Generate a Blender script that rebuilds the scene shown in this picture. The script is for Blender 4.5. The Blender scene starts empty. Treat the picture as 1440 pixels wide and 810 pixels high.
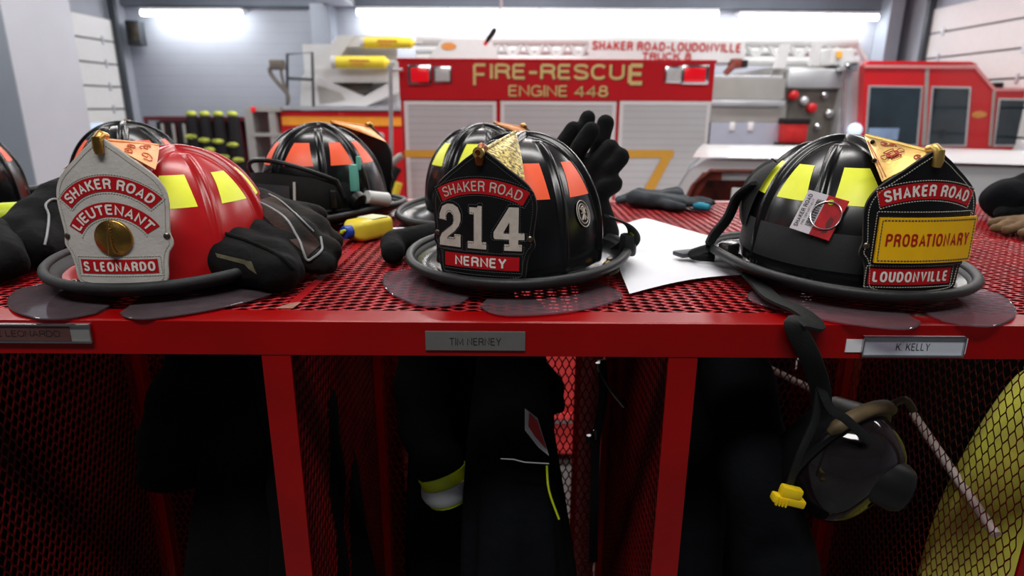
import bpy, bmesh, math, random
import numpy as np
from mathutils import Vector, Matrix, noise
from mathutils.bvhtree import BVHTree

random.seed(7)
rad = math.radians
S = bpy.context.scene
COL = S.collection

# ---------------------------------------------------------------- camera frame (used to read real positions off the photo)
FPX, PITCH, ROLL, EYE = 883.0, rad(16.1), rad(0.35), 2.058
ZT = 1.829                      # top of the gear lockers
_fw = Vector((0, math.cos(PITCH), -math.sin(PITCH)))
_u0 = Vector((0, math.sin(PITCH), math.cos(PITCH)))
_r0 = Vector((1, 0, 0))
_rt = _r0 * math.cos(ROLL) + _u0 * math.sin(ROLL)
_up = _u0 * math.cos(ROLL) - _r0 * math.sin(ROLL)

def at(px, py, y):              # point at depth y seen at a pixel
    d = _fw * FPX + _rt * (px - 720) - _up * (py - 405)
    d = d * (y / d.y)
    return Vector((d.x, d.y, d.z + EYE))

def on(px, py, z=ZT):           # point on a horizontal plane seen at a pixel
    d = _fw * FPX + _rt * (px - 720) - _up * (py - 405)
    d = d * ((z - EYE) / d.z)
    return Vector((d.x, d.y, z))

cam_d = bpy.data.cameras.new('camera')
cam = bpy.data.objects.new('camera', cam_d)
COL.objects.link(cam)
M3 = Matrix((_rt, _up, -_fw)).transposed()
cam.matrix_world = Matrix.Translation((0, 0, EYE)) @ M3.to_4x4()
cam_d.sensor_width = 36.0
cam_d.lens = 36.0 * FPX / 1440.0
cam_d.clip_start = 0.02
cam_d.dof.use_dof = True
cam_d.dof.focus_distance = 0.76
cam_d.dof.aperture_fstop = 4.8
S.camera = cam

# ---------------------------------------------------------------- materials
def lin(c):
    return tuple((x / 255 / 12.92) if x / 255 <= 0.04045 else ((x / 255 + 0.055) / 1.055) ** 2.4 for x in c)

def mat(name, rgb, rough=0.5, metal=0.0, var=0.12, scale=12.0, bump=0.0, bscale=200.0, coat=0.0,
        emit=0.0, ecol=None, alpha=1.0, trans=0.0, ior=1.45, spec=0.5, rgb2=None, detail=4.0, sheen=0.0, bdist=0.002):
    m = bpy.data.materials.new(name)
    m.use_nodes = True
    nt = m.node_tree
    b = nt.nodes['Principled BSDF']
    c = lin(rgb)
    d = lin(rgb2) if rgb2 else tuple(x * (1 - var) for x in c)
    tc = nt.nodes.new('ShaderNodeTexCoord')
    no = nt.nodes.new('ShaderNodeTexNoise')
    no.inputs['Scale'].default_value = scale
    no.inputs['Detail'].default_value = detail
    rp = nt.nodes.new('ShaderNodeValToRGB')
    rp.color_ramp.elements[0].position = 0.35
    rp.color_ramp.elements[1].position = 0.65
    rp.color_ramp.elements[0].color = (*d, 1)
    rp.color_ramp.elements[1].color = (*c, 1)
    nt.links.new(tc.outputs['Object'], no.inputs['Vector'])
    nt.links.new(no.outputs['Fac'], rp.inputs['Fac'])
    nt.links.new(rp.outputs['Color'], b.inputs['Base Color'])
    b.inputs['Roughness'].default_value = rough
    b.inputs['Metallic'].default_value = metal
    b.inputs['IOR'].default_value = ior
    b.inputs['Specular IOR Level'].default_value = spec
    b.inputs['Coat Weight'].default_value = coat
    b.inputs['Coat Roughness'].default_value = 0.1
    b.inputs['Alpha'].default_value = alpha
    b.inputs['Transmission Weight'].default_value = trans
    b.inputs['Sheen Weight'].default_value = sheen
    if emit:
        b.inputs['Emission Color'].default_value = (*lin(ecol or rgb), 1)
        b.inputs['Emission Strength'].default_value = emit
    if bump:
        n2 = nt.nodes.new('ShaderNodeTexNoise')
        n2.inputs['Scale'].default_value = bscale
        n2.inputs['Detail'].default_value = 6
        bp = nt.nodes.new('ShaderNodeBump')
        bp.inputs['Strength'].default_value = bump
        bp.inputs['Distance'].default_value = bdist
        nt.links.new(tc.outputs['Object'], n2.inputs['Vector'])
        nt.links.new(n2.outputs['Fac'], bp.inputs['Height'])
        nt.links.new(bp.outputs['Normal'], b.inputs['Normal'])
    return m

def slats(m, axis, period, dark, width=0.08, bump=0.6, dist=0.01):
    """horizontal/vertical grooves across a material (procedural)"""
    nt = m.node_tree
    b = nt.nodes['Principled BSDF']
    tc = nt.nodes.new('ShaderNodeTexCoord')
    sp = nt.nodes.new('ShaderNodeSeparateXYZ')
    nt.links.new(tc.outputs['Object'], sp.inputs[0])
    mm = nt.nodes.new('ShaderNodeMath'); mm.operation = 'DIVIDE'; mm.inputs[1].default_value = period
    nt.links.new(sp.outputs[axis], mm.inputs[0])
    fr = nt.nodes.new('ShaderNodeMath'); fr.operation = 'FRACT'
    nt.links.new(mm.outputs[0], fr.inputs[0])
    lt = nt.nodes.new('ShaderNodeMath'); lt.operation = 'LESS_THAN'; lt.inputs[1].default_value = width
    nt.links.new(fr.outputs[0], lt.inputs[0])
    mx = nt.nodes.new('ShaderNodeMixRGB')
    src = b.inputs['Base Color'].links[0].from_socket
    nt.links.new(lt.outputs[0], mx.inputs[0])
    nt.links.new(src, mx.inputs[1])
    mx.inputs[2].default_value = (*lin(dark), 1)
    nt.links.new(mx.outputs[0], b.inputs['Base Color'])
    return m

MT = {}
def defmat(k, *a, **kw): MT[k] = mat(k, *a, **kw)
defmat('locker_red', (158, 2, 4), 0.28, var=0.2, scale=9, bump=0.10, bscale=60, spec=0.45)
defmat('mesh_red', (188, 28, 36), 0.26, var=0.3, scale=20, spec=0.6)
defmat('mesh_red_shaded', (112, 6, 10), 0.4, var=0.3, scale=20, spec=0.4)  # same red paint, darkened for the shade inside the bays
defmat('rust', (160, 110, 92), 0.7, var=0.4, scale=60)
defmat('plate_silver', (178, 178, 176), 0.38, 0.6, var=0.1, scale=40)
defmat('plate_white', (198, 203, 214), 0.5, var=0.04)
defmat('plate_gray', (120, 119, 117), 0.45, 0.3, var=0.08, scale=80)
defmat('plate_maroon', (112, 76, 74), 0.35, 0.3, var=0.25, scale=20)
defmat('ink', (22, 20, 22), 0.6)
defmat('shell_black', (17, 18, 20), 0.24, var=0.5, scale=14, spec=0.6, bump=0.05, bscale=40)
defmat('shell_red', (190, 20, 26), 0.27, var=0.25, scale=10, spec=0.55, bump=0.05, bscale=40)
defmat('brim_trim', (48, 50, 52), 0.62, var=0.3, scale=60, bump=0.25, bscale=300, spec=0.4)
defmat('trim_dark', (40, 42, 43), 0.48, var=0.35, scale=40, bump=0.2, bscale=300, spec=0.5)
defmat('rubber', (34, 36, 38), 0.55, var=0.25, scale=30, bump=0.1)
defmat('strap', (16, 20, 20), 0.75, var=0.4, scale=90, bump=0.4, bscale=400)
defmat('tape_lime', (236, 242, 62), 0.42, var=0.06, scale=60, emit=0.14)  # slight glow added so the lime patches look bright
defmat('tape_orange', (255, 100, 60), 0.42, var=0.06, scale=60, emit=0.12)  # slight glow added to brighten the orange patches
defmat('leather_black', (17, 18, 20), 0.36, var=0.5, scale=30, bump=0.25, bscale=260, spec=0.5)
defmat('leather_white', (206, 202, 196), 0.55, var=0.14, scale=34, bump=0.25, bscale=260)
defmat('leather_edge', (70, 66, 60), 0.6)
defmat('panel_red', (190, 18, 28), 0.4, var=0.12, scale=60)
defmat('panel_yellow', (250, 192, 18), 0.4, var=0.05, scale=50)
defmat('letter_white', (240, 234, 226), 0.45, var=0.05, scale=90)
defmat('letter_bone', (205, 197, 186), 0.5, var=0.14, scale=120)
defmat('letter_red', (182, 24, 24), 0.45)
defmat('thread_light', (190, 188, 176), 0.7)
defmat('thread_dark', (70, 72, 72), 0.7)
defmat('brass', (196, 152, 78), 0.3, 1.0, var=0.35, scale=60, bump=0.3, bscale=160)
defmat('gold_plate', (224, 186, 104), 0.33, 0.75, var=0.25, scale=25, bump=0.1)
defmat('gold_engraved', (222, 200, 112), 0.3, 0.9, rgb2=(70, 56, 22), scale=230, bump=0.8, bscale=240, detail=2)
defmat('gold_warm', (232, 164, 100), 0.4, 0.5, rgb2=(214, 134, 60), scale=40)
defmat('copper', (150, 84, 44), 0.35, 0.9, var=0.3, scale=60)
defmat('engrave_red', (176, 44, 22), 0.5)
defmat('engrave_orange', (214, 84, 20), 0.5)
defmat('bolt', (120, 112, 100), 0.3, 0.9, var=0.3)
defmat('bolt_dark', (38, 34, 30), 0.4, 0.7)
defmat('glove_black', (10, 11, 12), 0.86, var=0.45, scale=40, bump=0.9, bscale=90, spec=0.25)
defmat('glove_brown', (34, 30, 27), 0.85, rgb2=(15, 15, 16), scale=22, bump=0.8, bscale=100, spec=0.25)
defmat('glove_panel', (62, 38, 30), 0.85, rgb2=(30, 28, 27), scale=30, bump=0.5, bscale=200)
defmat('glove_tan', (120, 92, 62), 0.85, var=0.35, scale=30, bump=0.5, bscale=150)
defmat('glove_gray', (58, 64, 70), 0.8, var=0.4, scale=40, bump=0.4)
defmat('glove_teal', (26, 150, 178), 0.6, var=0.2, scale=40)
defmat('piping', (150, 154, 156), 0.5, var=0.1)
defmat('lining', (92, 88, 66), 0.9, var=0.4, scale=60, bump=0.6)
defmat('paper', (238, 238, 244), 0.7, var=0.02, scale=6)
defmat('bottle_yellow', (238, 214, 62), 0.35, var=0.1, scale=30)
defmat('bottle_label', (236, 236, 196), 0.4, var=0.15, scale=40)
defmat('cap_blue', (28, 66, 168), 0.35)
defmat('steel', (188, 188, 190), 0.28, 1.0, var=0.15, scale=30)
defmat('lime_plastic', (206, 222, 30), 0.45, var=0.08)
defmat('black_plastic', (20, 21, 23), 0.4, var=0.3)
defmat('gray_plastic', (62, 66, 70), 0.45, var=0.3)
defmat('teal_tag', (110, 196, 182), 0.5, var=0.1)
defmat('white_plastic', (222, 222, 222), 0.35, var=0.05)
defmat('yellow_clip', (244, 208, 26), 0.45, var=0.12, scale=60, emit=0.03)
defmat('coat_navy', (15, 17, 22), 0.9, var=0.4, scale=14, bump=0.5, bscale=60, bdist=0.004, spec=0.15)
defmat('coat_black', (9, 9, 11), 0.9, var=0.4, scale=14, bump=0.5, bscale=60, bdist=0.004, spec=0.15)
defmat('coat_yellow', (232, 228, 90), 0.85, rgb2=(196, 186, 86), scale=12, bump=0.5, bscale=60)
defmat('stripe_silver', (214, 218, 220), 0.35, var=0.1)
defmat('rod_white', (214, 196, 190), 0.45, var=0.1)
defmat('tag_white', (214, 208, 214), 0.35, var=0.05)
defmat('tag_red', (196, 24, 32), 0.35, rgb2=(150, 20, 30), scale=60)
defmat('headband_khaki', (110, 92, 62), 0.6, var=0.3, scale=40)
# background
defmat('block_wall', (166, 171, 182), 0.75, var=0.05, scale=2.0, bump=0.15, bscale=30)
defmat('block_column', (150, 158, 170), 0.7, var=0.06, scale=2.0)
defmat('column_light', (190, 195, 205), 0.7, var=0.05, scale=2.0)
defmat('floor_gray', (120, 120, 118), 0.45, var=0.15, scale=1.5)
defmat('ceiling_gray', (150, 156, 166), 0.8, var=0.05)
defmat('door_white', (222, 222, 222), 0.5, var=0.03)
defmat('door_slot', (120, 124, 128), 0.6)
defmat('rail_dark', (70, 76, 82), 0.5, 0.3)
defmat('tube_light', (255, 255, 255), 0.5, emit=15.0)
defmat('fixture_white', (220, 222, 226), 0.5)
defmat('engine_red', (204, 26, 36), 0.3, var=0.06, scale=3, spec=0.55, coat=0.3)
defmat('truck_red', (206, 22, 30), 0.3, var=0.08, scale=3, spec=0.55, coat=0.3)
defmat('engine_white', (236, 236, 236), 0.4, var=0.03, scale=3)
defmat('rollup', (218, 218, 220), 0.38, 0.25, var=0.04, scale=3)
slats(MT['rollup'], 2, 0.052, (196, 196, 200), 0.12)
defmat('aluminum', (206, 208, 212), 0.35, 0.55, var=0.1, scale=4)
defmat('aluminum_dull', (178, 176, 172), 0.5, 0.45, var=0.12, scale=3)
defmat('aluminum_dark', (122, 116, 108), 0.5, 0.4, var=0.25, scale=4)
defmat('chrome', (206, 206, 208), 0.16, 1.0, var=0.08)
defmat('beacon_red', (226, 22, 36), 0.2, emit=0.35)
defmat('lens_clear', (214, 216, 216), 0.22, 0.1, var=0.1, scale=60)
defmat('gold_leaf', (236, 208, 138), 0.42, 0.15, var=0.1, scale=10)
defmat('letter_shadow', (60, 30, 22), 0.6)
defmat('stripe_gold', (236, 176, 64), 0.5, var=0.06)
defmat('stripe_orange', (244, 160, 48), 0.45, var=0.06)
defmat('ladder_white', (206, 207, 208), 0.45, var=0.04)
defmat('cylinder_yellow', (246, 224, 62), 0.4, var=0.06)
defmat('cab_glass', (34, 52, 62), 0.08, var=0.5, scale=2.4, spec=0.8)
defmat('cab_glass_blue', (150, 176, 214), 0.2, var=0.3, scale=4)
defmat('car_white', (236, 236, 238), 0.25, var=0.02, coat=0.5)
defmat('car_glass', (28, 24, 24), 0.1, rgb2=(96, 40, 32), scale=5, spec=0.7)
defmat('car_pillar', (126, 52, 40), 0.45, var=0.4, scale=14)
defmat('rack_red', (98, 30, 40), 0.5, var=0.25, scale=3)
defmat('gear_dark', (30, 28, 32), 0.9, var=0.3, scale=6)
defmat('gear_lime', (206, 212, 84), 0.6, rgb2=(140, 150, 60), scale=9)
defmat('screen', (206, 224, 246), 0.3, emit=0.8)
defmat('bag_red', (214, 40, 40), 0.6, var=0.2, scale=8)

def glassy(name, tint, fac, rough=0.08, ior=1.22):
    """thin clear plastic: mostly see-through, with a glossy skin"""
    m = bpy.data.materials.new(name); m.use_nodes = True
    nt = m.node_tree
    nt.nodes.remove(nt.nodes['Principled BSDF'])
    out = [n for n in nt.nodes if n.type == 'OUTPUT_MATERIAL'][0]
    tr = nt.nodes.new('ShaderNodeBsdfTransparent'); tr.inputs[0].default_value = (*lin(tint), 1)
    gl = nt.nodes.new('ShaderNodeBsdfGlossy'); gl.inputs['Roughness'].default_value = rough
    df = nt.nodes.new('ShaderNodeBsdfDiffuse'); df.inputs[0].default_value = (*lin((176, 160, 168)), 1)
    no = nt.nodes.new('ShaderNodeTexNoise'); no.inputs['Scale'].default_value = 60
    tc = nt.nodes.new('ShaderNodeTexCoord'); nt.links.new(tc.outputs['Object'], no.inputs['Vector'])
    mr = nt.nodes.new('ShaderNodeMapRange'); mr.inputs[3].default_value = fac * 0.7; mr.inputs[4].default_value = fac * 1.3
    nt.links.new(no.outputs['Fac'], mr.inputs[0])
    m1 = nt.nodes.new('ShaderNodeMixShader'); nt.links.new(mr.outputs[0], m1.inputs[0])
    nt.links.new(tr.outputs[0], m1.inputs[1]); nt.links.new(df.outputs[0], m1.inputs[2])
    fr = nt.nodes.new('ShaderNodeFresnel'); fr.inputs[0].default_value = ior
    m2 = nt.nodes.new('ShaderNodeMixShader'); nt.links.new(fr.outputs[0], m2.inputs[0])
    nt.links.new(m1.outputs[0], m2.inputs[1]); nt.links.new(gl.outputs[0], m2.inputs[2])
    nt.links.new(m2.outputs[0], out.inputs['Surface'])
    MT[name] = m
glassy('eye_shield_clear', (234, 222, 230), 0.13)
glassy('eye_shield_smoky', (176, 150, 158), 0.14)
glassy('mask_lens', (92, 88, 78), 0.03, 0.06, 1.6)
glassy('windshield', (196, 204, 212), 0.22, 0.05)

# ---------------------------------------------------------------- mesh builder
class MB:
    def __init__(s): s.v = []; s.f = []
    def add(s, vs, fs):
        o = len(s.v); s.v.extend([tuple(v) for v in vs]); s.f.extend([[i + o for i in f] for f in fs]); return s
    def box(s, c, d, rot=None, bev=0.0):
        bm = bmesh.new(); bmesh.ops.create_cube(bm, size=1)
        for v in bm.verts: v.co = Vector((v.co.x * d[0], v.co.y * d[1], v.co.z * d[2]))
        if bev: bmesh.ops.bevel(bm, geom=bm.edges[:] + bm.verts[:], offset=bev, segments=2, profile=0.5, affect='EDGES')
        R = rot if isinstance(rot, Matrix) else (Matrix.Identity(3) if rot is None else Matrix.Rotation(rot, 3, 'Z'))
        bm.verts.index_update()
        s.add([R @ v.co + Vector(c) for v in bm.verts], [[v.index for v in f.verts] for f in bm.faces]); bm.free(); return s
    def box2(s, a, b, bev=0.0):
        a, b = Vector(a), Vector(b)
        return s.box((a + b) / 2, (abs(b.x - a.x), abs(b.y - a.y), abs(b.z - a.z)), None, bev)
    def tube(s, pts, r, seg=10, closed=False, flat=None):
        """swept tube; r number or list; flat=(a,b,upvec) sweeps a flat strap a wide, b thick"""
        pts = [Vector(p) for p in pts]; n = len(pts)
        rs = r if isinstance(r, (list, tuple)) else [r] * n
        rings = []; prev = None
        for i, p in enumerate(pts):
            if closed: t = pts[(i + 1) % n] - pts[i - 1]
            else: t = pts[min(i + 1, n - 1)] - pts[max(i - 1, 0)]
            t = t.normalized() if t.length > 1e-9 else Vector((0, 0, 1))
            if prev is None:
                ref = flat[2] if flat else (Vector((0, 0, 1)) if abs(t.z) < 0.9 else Vector((1, 0, 0)))
                a = (Vector(ref) - t * t.dot(Vector(ref))).normalized()
            else:
                a = prev - t * t.dot(prev); a = a.normalized() if a.length > 1e-6 else t.orthogonal().normalized()
            if flat and len(flat) > 3:
                a = (Vector(flat[2]) - t * t.dot(Vector(flat[2]))).normalized()
            prev = a; b = t.cross(a)
            ring = []
            for k in range(seg):
                an = 2 * math.pi * k / seg
                ca, sa = math.cos(an), math.sin(an)
                if flat:
                    ea = abs(ca) ** 0.5 * (1 if ca >= 0 else -1); eb = abs(sa) ** 0.5 * (1 if sa >= 0 else -1)
                    ring.append(p + a * (flat[1] / 2 * ea) + b * (flat[0] / 2 * eb * (rs[i] if isinstance(r, list) else 1)))
                else: ring.append(p + (a * ca + b * sa) * rs[i])
            rings.append(ring)
        vs = [v for ring in rings for v in ring]; fs = []
        m = n if closed else n - 1
        for i in range(m):
            for k in range(seg):
                j = (i + 1) % n
                fs.append([i * seg + k, i * seg + (k + 1) % seg, j * seg + (k + 1) % seg, j * seg + k])
        if not closed:
            fs.append(list(range(seg))[::-1]); fs.append([(n - 1) * seg + k for k in range(seg)])
        return s.add(vs, fs)
    def cyl(s, a, b, r0, r1=None, seg=24): return s.tube([a, b], [r0, r0 if r1 is None else r1], seg)
    def lathe(s, prof, M=None, seg=32, cap=True):
        """prof [(r,z)] spun about Z, placed by M"""
        M = M or Matrix.Identity(4); n = len(prof)
        vs = [M @ Vector((r * math.cos(2 * math.pi * k / seg), r * math.sin(2 * math.pi * k / seg), z)) for r, z in prof for k in range(seg)]
        fs = [[i * seg + k, i * seg + (k + 1) % seg, (i + 1) * seg + (k + 1) % seg, (i + 1) * seg + k] for i in range(n - 1) for k in range(seg)]
        if cap: fs += [list(range(seg))[::-1], [(n - 1) * seg + k for k in range(seg)]]
        return s.add(vs, fs)
    def grid(s, fn, nu, nv, cu=False):
        vs = [fn(i / (nu if cu else nu - 1), j / (nv - 1)) for j in range(nv) for i in range(nu)]
        fs = []
        for j in range(nv - 1):
            for i in range(nu if cu else nu - 1):
                fs.append([j * nu + i, j * nu + (i + 1) % nu, (j + 1) * nu + (i + 1) % nu, (j + 1) * nu + i])
        return s.add(vs, fs)
    def prism(s, poly, fn, d0, d1):
        """2-D polygon pushed through fn(x, y, depth)"""
        n = len(poly)
        vs = [fn(x, y, d0) for x, y in poly] + [fn(x, y, d1) for x, y in poly]
        fs = [list(range(n)), list(range(n, 2 * n))[::-1]] + [[i, i + n, (i + 1) % n + n, (i + 1) % n] for i in range(n)]
        return s.add(vs, fs)
    def sphere(s, c, r, seg=20, rings=12, sc=(1, 1, 1)):
        c = Vector(c)
        vs = []; fs = []
        for j in range(rings + 1):
            th = math.pi * j / rings
            for k in range(seg):
                ph = 2 * math.pi * k / seg
                vs.append(c + Vector((r * sc[0] * math.sin(th) * math.cos(ph), r * sc[1] * math.sin(th) * math.sin(ph), r * sc[2] * math.cos(th))))
        for j in range(rings):
            for k in range(seg):
                fs.append([j * seg + k, (j + 1) * seg + k, (j + 1) * seg + (k + 1) % seg, j * seg + (k + 1) % seg])
        return s.add(vs, fs)
    def mesh(s, name, m, smooth=False):
        me = bpy.data.meshes.new(name)
        me.from_pydata(s.v, [], s.f)
        bm = bmesh.new(); bm.from_mesh(me)
        bmesh.ops.remove_doubles(bm, verts=bm.verts, dist=1e-6)
        bmesh.ops.recalc_face_normals(bm, faces=bm.faces)
        if smooth:
            for e in bm.edges:
                if len(e.link_faces) == 2 and e.calc_face_angle(0) > rad(42): e.smooth = False
            for f in bm.faces: f.smooth = True
        bm.to_mesh(me); bm.free()
        me.materials.append(MT[m] if isinstance(m, str) else m)
        return me
    def build(s, name, m, parent=None, smooth=False, loc=None, rot=None, label=None):
        return put(name, s.mesh(name, m, smooth), parent, loc, rot, label)

def put(name, me, parent=None, loc=None, rot=None, label=None):
    o = bpy.data.objects.new(name, me); COL.objects.link(o)
    if parent is not None: o.parent = parent
    if loc is not None: o.location = loc
    if rot is not None: o.rotation_euler = rot
    if label: o['label'] = label
    return o

def thing(name, label, cat, loc=(0, 0, 0), rz=0.0, group=None, rot=None, scale=1.0):
    o = bpy.data.objects.new(name, None); COL.objects.link(o)
    o.empty_display_size = 0.05
    o.location = loc; o.rotation_euler = rot if rot else (0, 0, rz)
    o.scale = (scale,) * 3
    o['label'] = label; o['category'] = cat
    if group: o['group'] = group
    return o
def tag(o, label, cat, group=None):
    o['label'] = label; o['category'] = cat
    if group: o['group'] = group
    return o
def struct(o): o['kind'] = 'structure'; return o
def dup(root, loc, rz=None, label=None, group=None, rot=None):
    r = root.copy(); COL.objects.link(r); r.location = loc
    if rz is not None: r.rotation_euler = (0, 0, rz)
    if rot is not None: r.rotation_euler = rot
    if label: r['label'] = label
    if group: r['group'] = group
    for ch in list(root.children):
        c = ch.copy(); COL.objects.link(c); c.parent = r
        for g in ch.children:
            d = g.copy(); COL.objects.link(d); d.parent = c
    return r

def spline(pts, n=8, closed=False):
    """Catmull-Rom through points"""
    P = [Vector(p) for p in pts]; out = []; N = len(P)
    for i in range(N if closed else N - 1):
        if closed: a, b, c, d = P[i - 1], P[i], P[(i + 1) % N], P[(i + 2) % N]
        else: a, b, c, d = P[max(i - 1, 0)], P[i], P[i + 1], P[min(i + 2, N - 1)]
        for k in range(n):
            t = k / n
            out.append(0.5 * ((2 * b) + (c - a) * t + (2 * a - 5 * b + 4 * c - d) * t * t + (3 * b - a - 3 * c + d) * t ** 3))
    if not closed: out.append(P[-1])
    return out

# ---------------------------------------------------------------- lettering (grotesque capitals drawn from strokes)
def _arc(cx, cy, rx, ry, a0, a1, n=14, e=2.4):
    out = []
    for k in range(n + 1):
        a = rad(a0 + (a1 - a0) * k / n); c, s = math.cos(a), math.sin(a)
        out.append((cx + rx * abs(c) ** (2 / e) * (1 if c >= 0 else -1), cy + ry * abs(s) ** (2 / e) * (1 if s >= 0 else -1)))
    return out
_S = [(p.x, p.y) for p in spline([(0.98, 0.80, 0), (0.84, 0.96, 0), (0.5, 1.0, 0), (0.14, 0.94, 0), (0.03, 0.76, 0), (0.16, 0.60, 0), (0.5, 0.51, 0), (0.86, 0.41, 0), (0.99, 0.23, 0), (0.86, 0.05, 0), (0.5, 0.0, 0), (0.14, 0.05, 0), (0.0, 0.22, 0)], 5)]
GLY = {
 'A': (.66, [[(0, -.04), (.5, 1.0), (1, -.04)], [(.2, .30), (.8, .30)]]),
 'B': (.58, [[(0, 0), (0, 1)], [(0, 1), (.45, 1)] + _arc(.45, .77, .50, .23, 90, -90) + [(0, .54)], [(0, .54), (.45, .54)] + _arc(.45, .27, .55, .27, 90, -90) + [(0, 0)]]),
 'C': (.62, [_arc(.5, .5, .5, .5, 38, 322, 26)]),
 'D': (.60, [[(0, 0), (0, 1)], [(0, 1), (.3, 1)] + _arc(.3, .5, .7, .5, 90, -90, 20) + [(0, 0)]]),
 'E': (.50, [[(0, 0), (0, 1)], [(0, 1), (1, 1)], [(0, .52), (.92, .52)], [(0, 0), (1.02, 0)]]),
 'F': (.48, [[(0, -.08), (0, 1)], [(0, 1), (1, 1)], [(0, .5), (.9, .5)]]),
 'G': (.64, [_arc(.5, .5, .5, .5, 40, 300, 24) + [(1, .10), (1, .46), (.56, .46)]]),
 'H': (.58, [[(0, -.08), (0, 1.08)], [(1, -.08), (1, 1.08)], [(0, .52), (1, .52)]]),
 'I': (0.0, [[(0, -.08), (0, 1.08)]]),
 'K': (.60, [[(0, -.08), (0, 1.08)], [(1, 1.06), (.06, .40)], [(.36, .62), (1.04, -.06)]]),
 'L': (.46, [[(0, 1.08), (0, 0)], [(0, 0), (1.05, 0)]]),
 'M': (.74, [[(0, -.08), (0, 1.0), (.5, .12), (1, 1.0), (1, -.08)]]),
 'N': (.58, [[(0, -.08), (0, 1.0), (1, 0.0), (1, 1.08)]]),
 'O': (.66, [_arc(.5, .5, .5, .5, 0, 360, 36)]),
 'P': (.56, [[(0, -.08), (0, 1)], [(0, 1), (.45, 1)] + _arc(.45, .73, .55, .27, 90, -90) + [(0, .46)]]),
 'R': (.58, [[(0, -.08), (0, 1)], [(0, 1), (.45, 1)] + _arc(.45, .75, .53, .25, 90, -90) + [(0, .50)], [(.50, .50), (.88, .40), (.95, .1), (1.02, -.08)]]),
 'S': (.58, [_S]),
 'T': (.58, [[(.5, -.08), (.5, 1)], [(-.06, 1), (1.06, 1)]]),
 'U': (.58, [[(0, 1.08), (0, .35)] + _arc(.5, .35, .5, .35, 180, 360, 18) + [(1, .35), (1, 1.08)]]),
 'V': (.64, [[(0, 1.05), (.5, 0), (1, 1.05)]]),
 'Y': (.62, [[(0, 1.06), (.5, .46), (1, 1.06)], [(.5, .5), (.5, -.08)]]),
 '-': (.34, [[(-.05, .42), (1.05, .42)]]), '.': (0.0, [[(0, -.1), (0, .04)]]), ' ': (.22, []),
 '2': (.56, [_arc(.5, .70, .5, .30, 165, -20, 14) + [(.0, 0.0), (1.04, 0)]]),
 '4': (.58, [[(.74, -.08), (.74, 1.0), (-.02, .27), (1.06, .27)]]),
 '8': (.56, [_arc(.5, .77, .40, .23, 0, 360, 24, 2.0), _arc(.5, .27, .5, .27, 0, 360, 24, 2.0)]),
}
def _ribbon(path, t):
    P = [Vector(p) for p in path]; closed = (P[0] - P[-1]).length < 1e-6
    if closed: P = P[:-1]
    n = len(P); L = []; R = []
    for i in range(n):
        a = P[i - 1] if (closed or i > 0) else None; b = P[(i + 1) % n] if (closed or i < n - 1) else None
        d0 = (P[i] - a).normalized() if a is not None and (P[i] - a).length > 1e-9 else None
        d1 = (b - P[i]).normalized() if b is not None and (b - P[i]).length > 1e-9 else None
        d0 = d0 or d1; d1 = d1 or d0
        n0 = Vector((-d0.y, d0.x)); n1 = Vector((-d1.y, d1.x)); m = n0 + n1
        m = m.normalized() if m.length > 1e-6 else n0
        k = min(1 / max(m.dot(n0), 0.1), 1.9) * t / 2
        L.append(P[i] + m * k); R.append(P[i] - m * k)
    vs = L + R
    fs = [[i, (i + 1) % n, (i + 1) % n + n, i + n] for i in range(n if closed else n - 1)]
    return vs, fs
def text2d(s, aspect, t=0.19):
    """letter shapes, cap height 1, set to the given width with an even stroke"""
    gap = 0.13
    s_w = sum(GLY[c][0] for c in s)
    fixed = sum(t if c != ' ' else 0.05 for c in s) + gap * (len(s) - 1)
    kern = [(-0.17 if (c + d) in ('AT', 'TA', 'AY', 'LT', 'KA') else 0.0) for c, d in zip(s, s[1:] + ' ')]
    k = (aspect - fixed - sum(kern)) / s_w
    if k < 0.45: k = 0.45
    V = []; F = []; LY = []; x = 0
    for c, kn in zip(s, kern):
        w, paths = GLY[c]; w *= k
        for pi, p in enumerate(paths):
            q = [(x + t / 2 + u * w, t / 2 + v * (1 - t)) for u, v in p]
            vs, fs = _ribbon(q, t); o = len(V); V += [(v.x, min(max(v.y, -0.005), 1.005)) for v in vs]; F += [[i + o for i in f] for f in fs]; LY += [pi] * len(vs)
        x += w + (t if c != ' ' else 0.05) + gap + kn
    x -= gap
    return V, F, x, LY
def lettering(mb, s, fn, width, height, bold=0.02, t=None):
    """letters centred on (0,0), width x height, pushed through fn(x, y)"""
    t = t or (0.105 + bold * 2.9)
    vs, fs, w, ly = text2d(s, width / height, t)
    out = []; e = height * 0.02
    for (x, y), k in zip(vs, ly):        # strokes lie a hair above one another so that they never share a plane
        u, v = (x / w - 0.5) * width, (y - 0.5) * height
        p = Vector(fn(u, v))
        if k:
            n = (Vector(fn(u + e, v)) - p).cross(Vector(fn(u, v + e)) - p)
            p = p + n.normalized() * (k * height * 0.005)
        out.append(p)
    mb.add(out, fs)
    return mb

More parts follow.
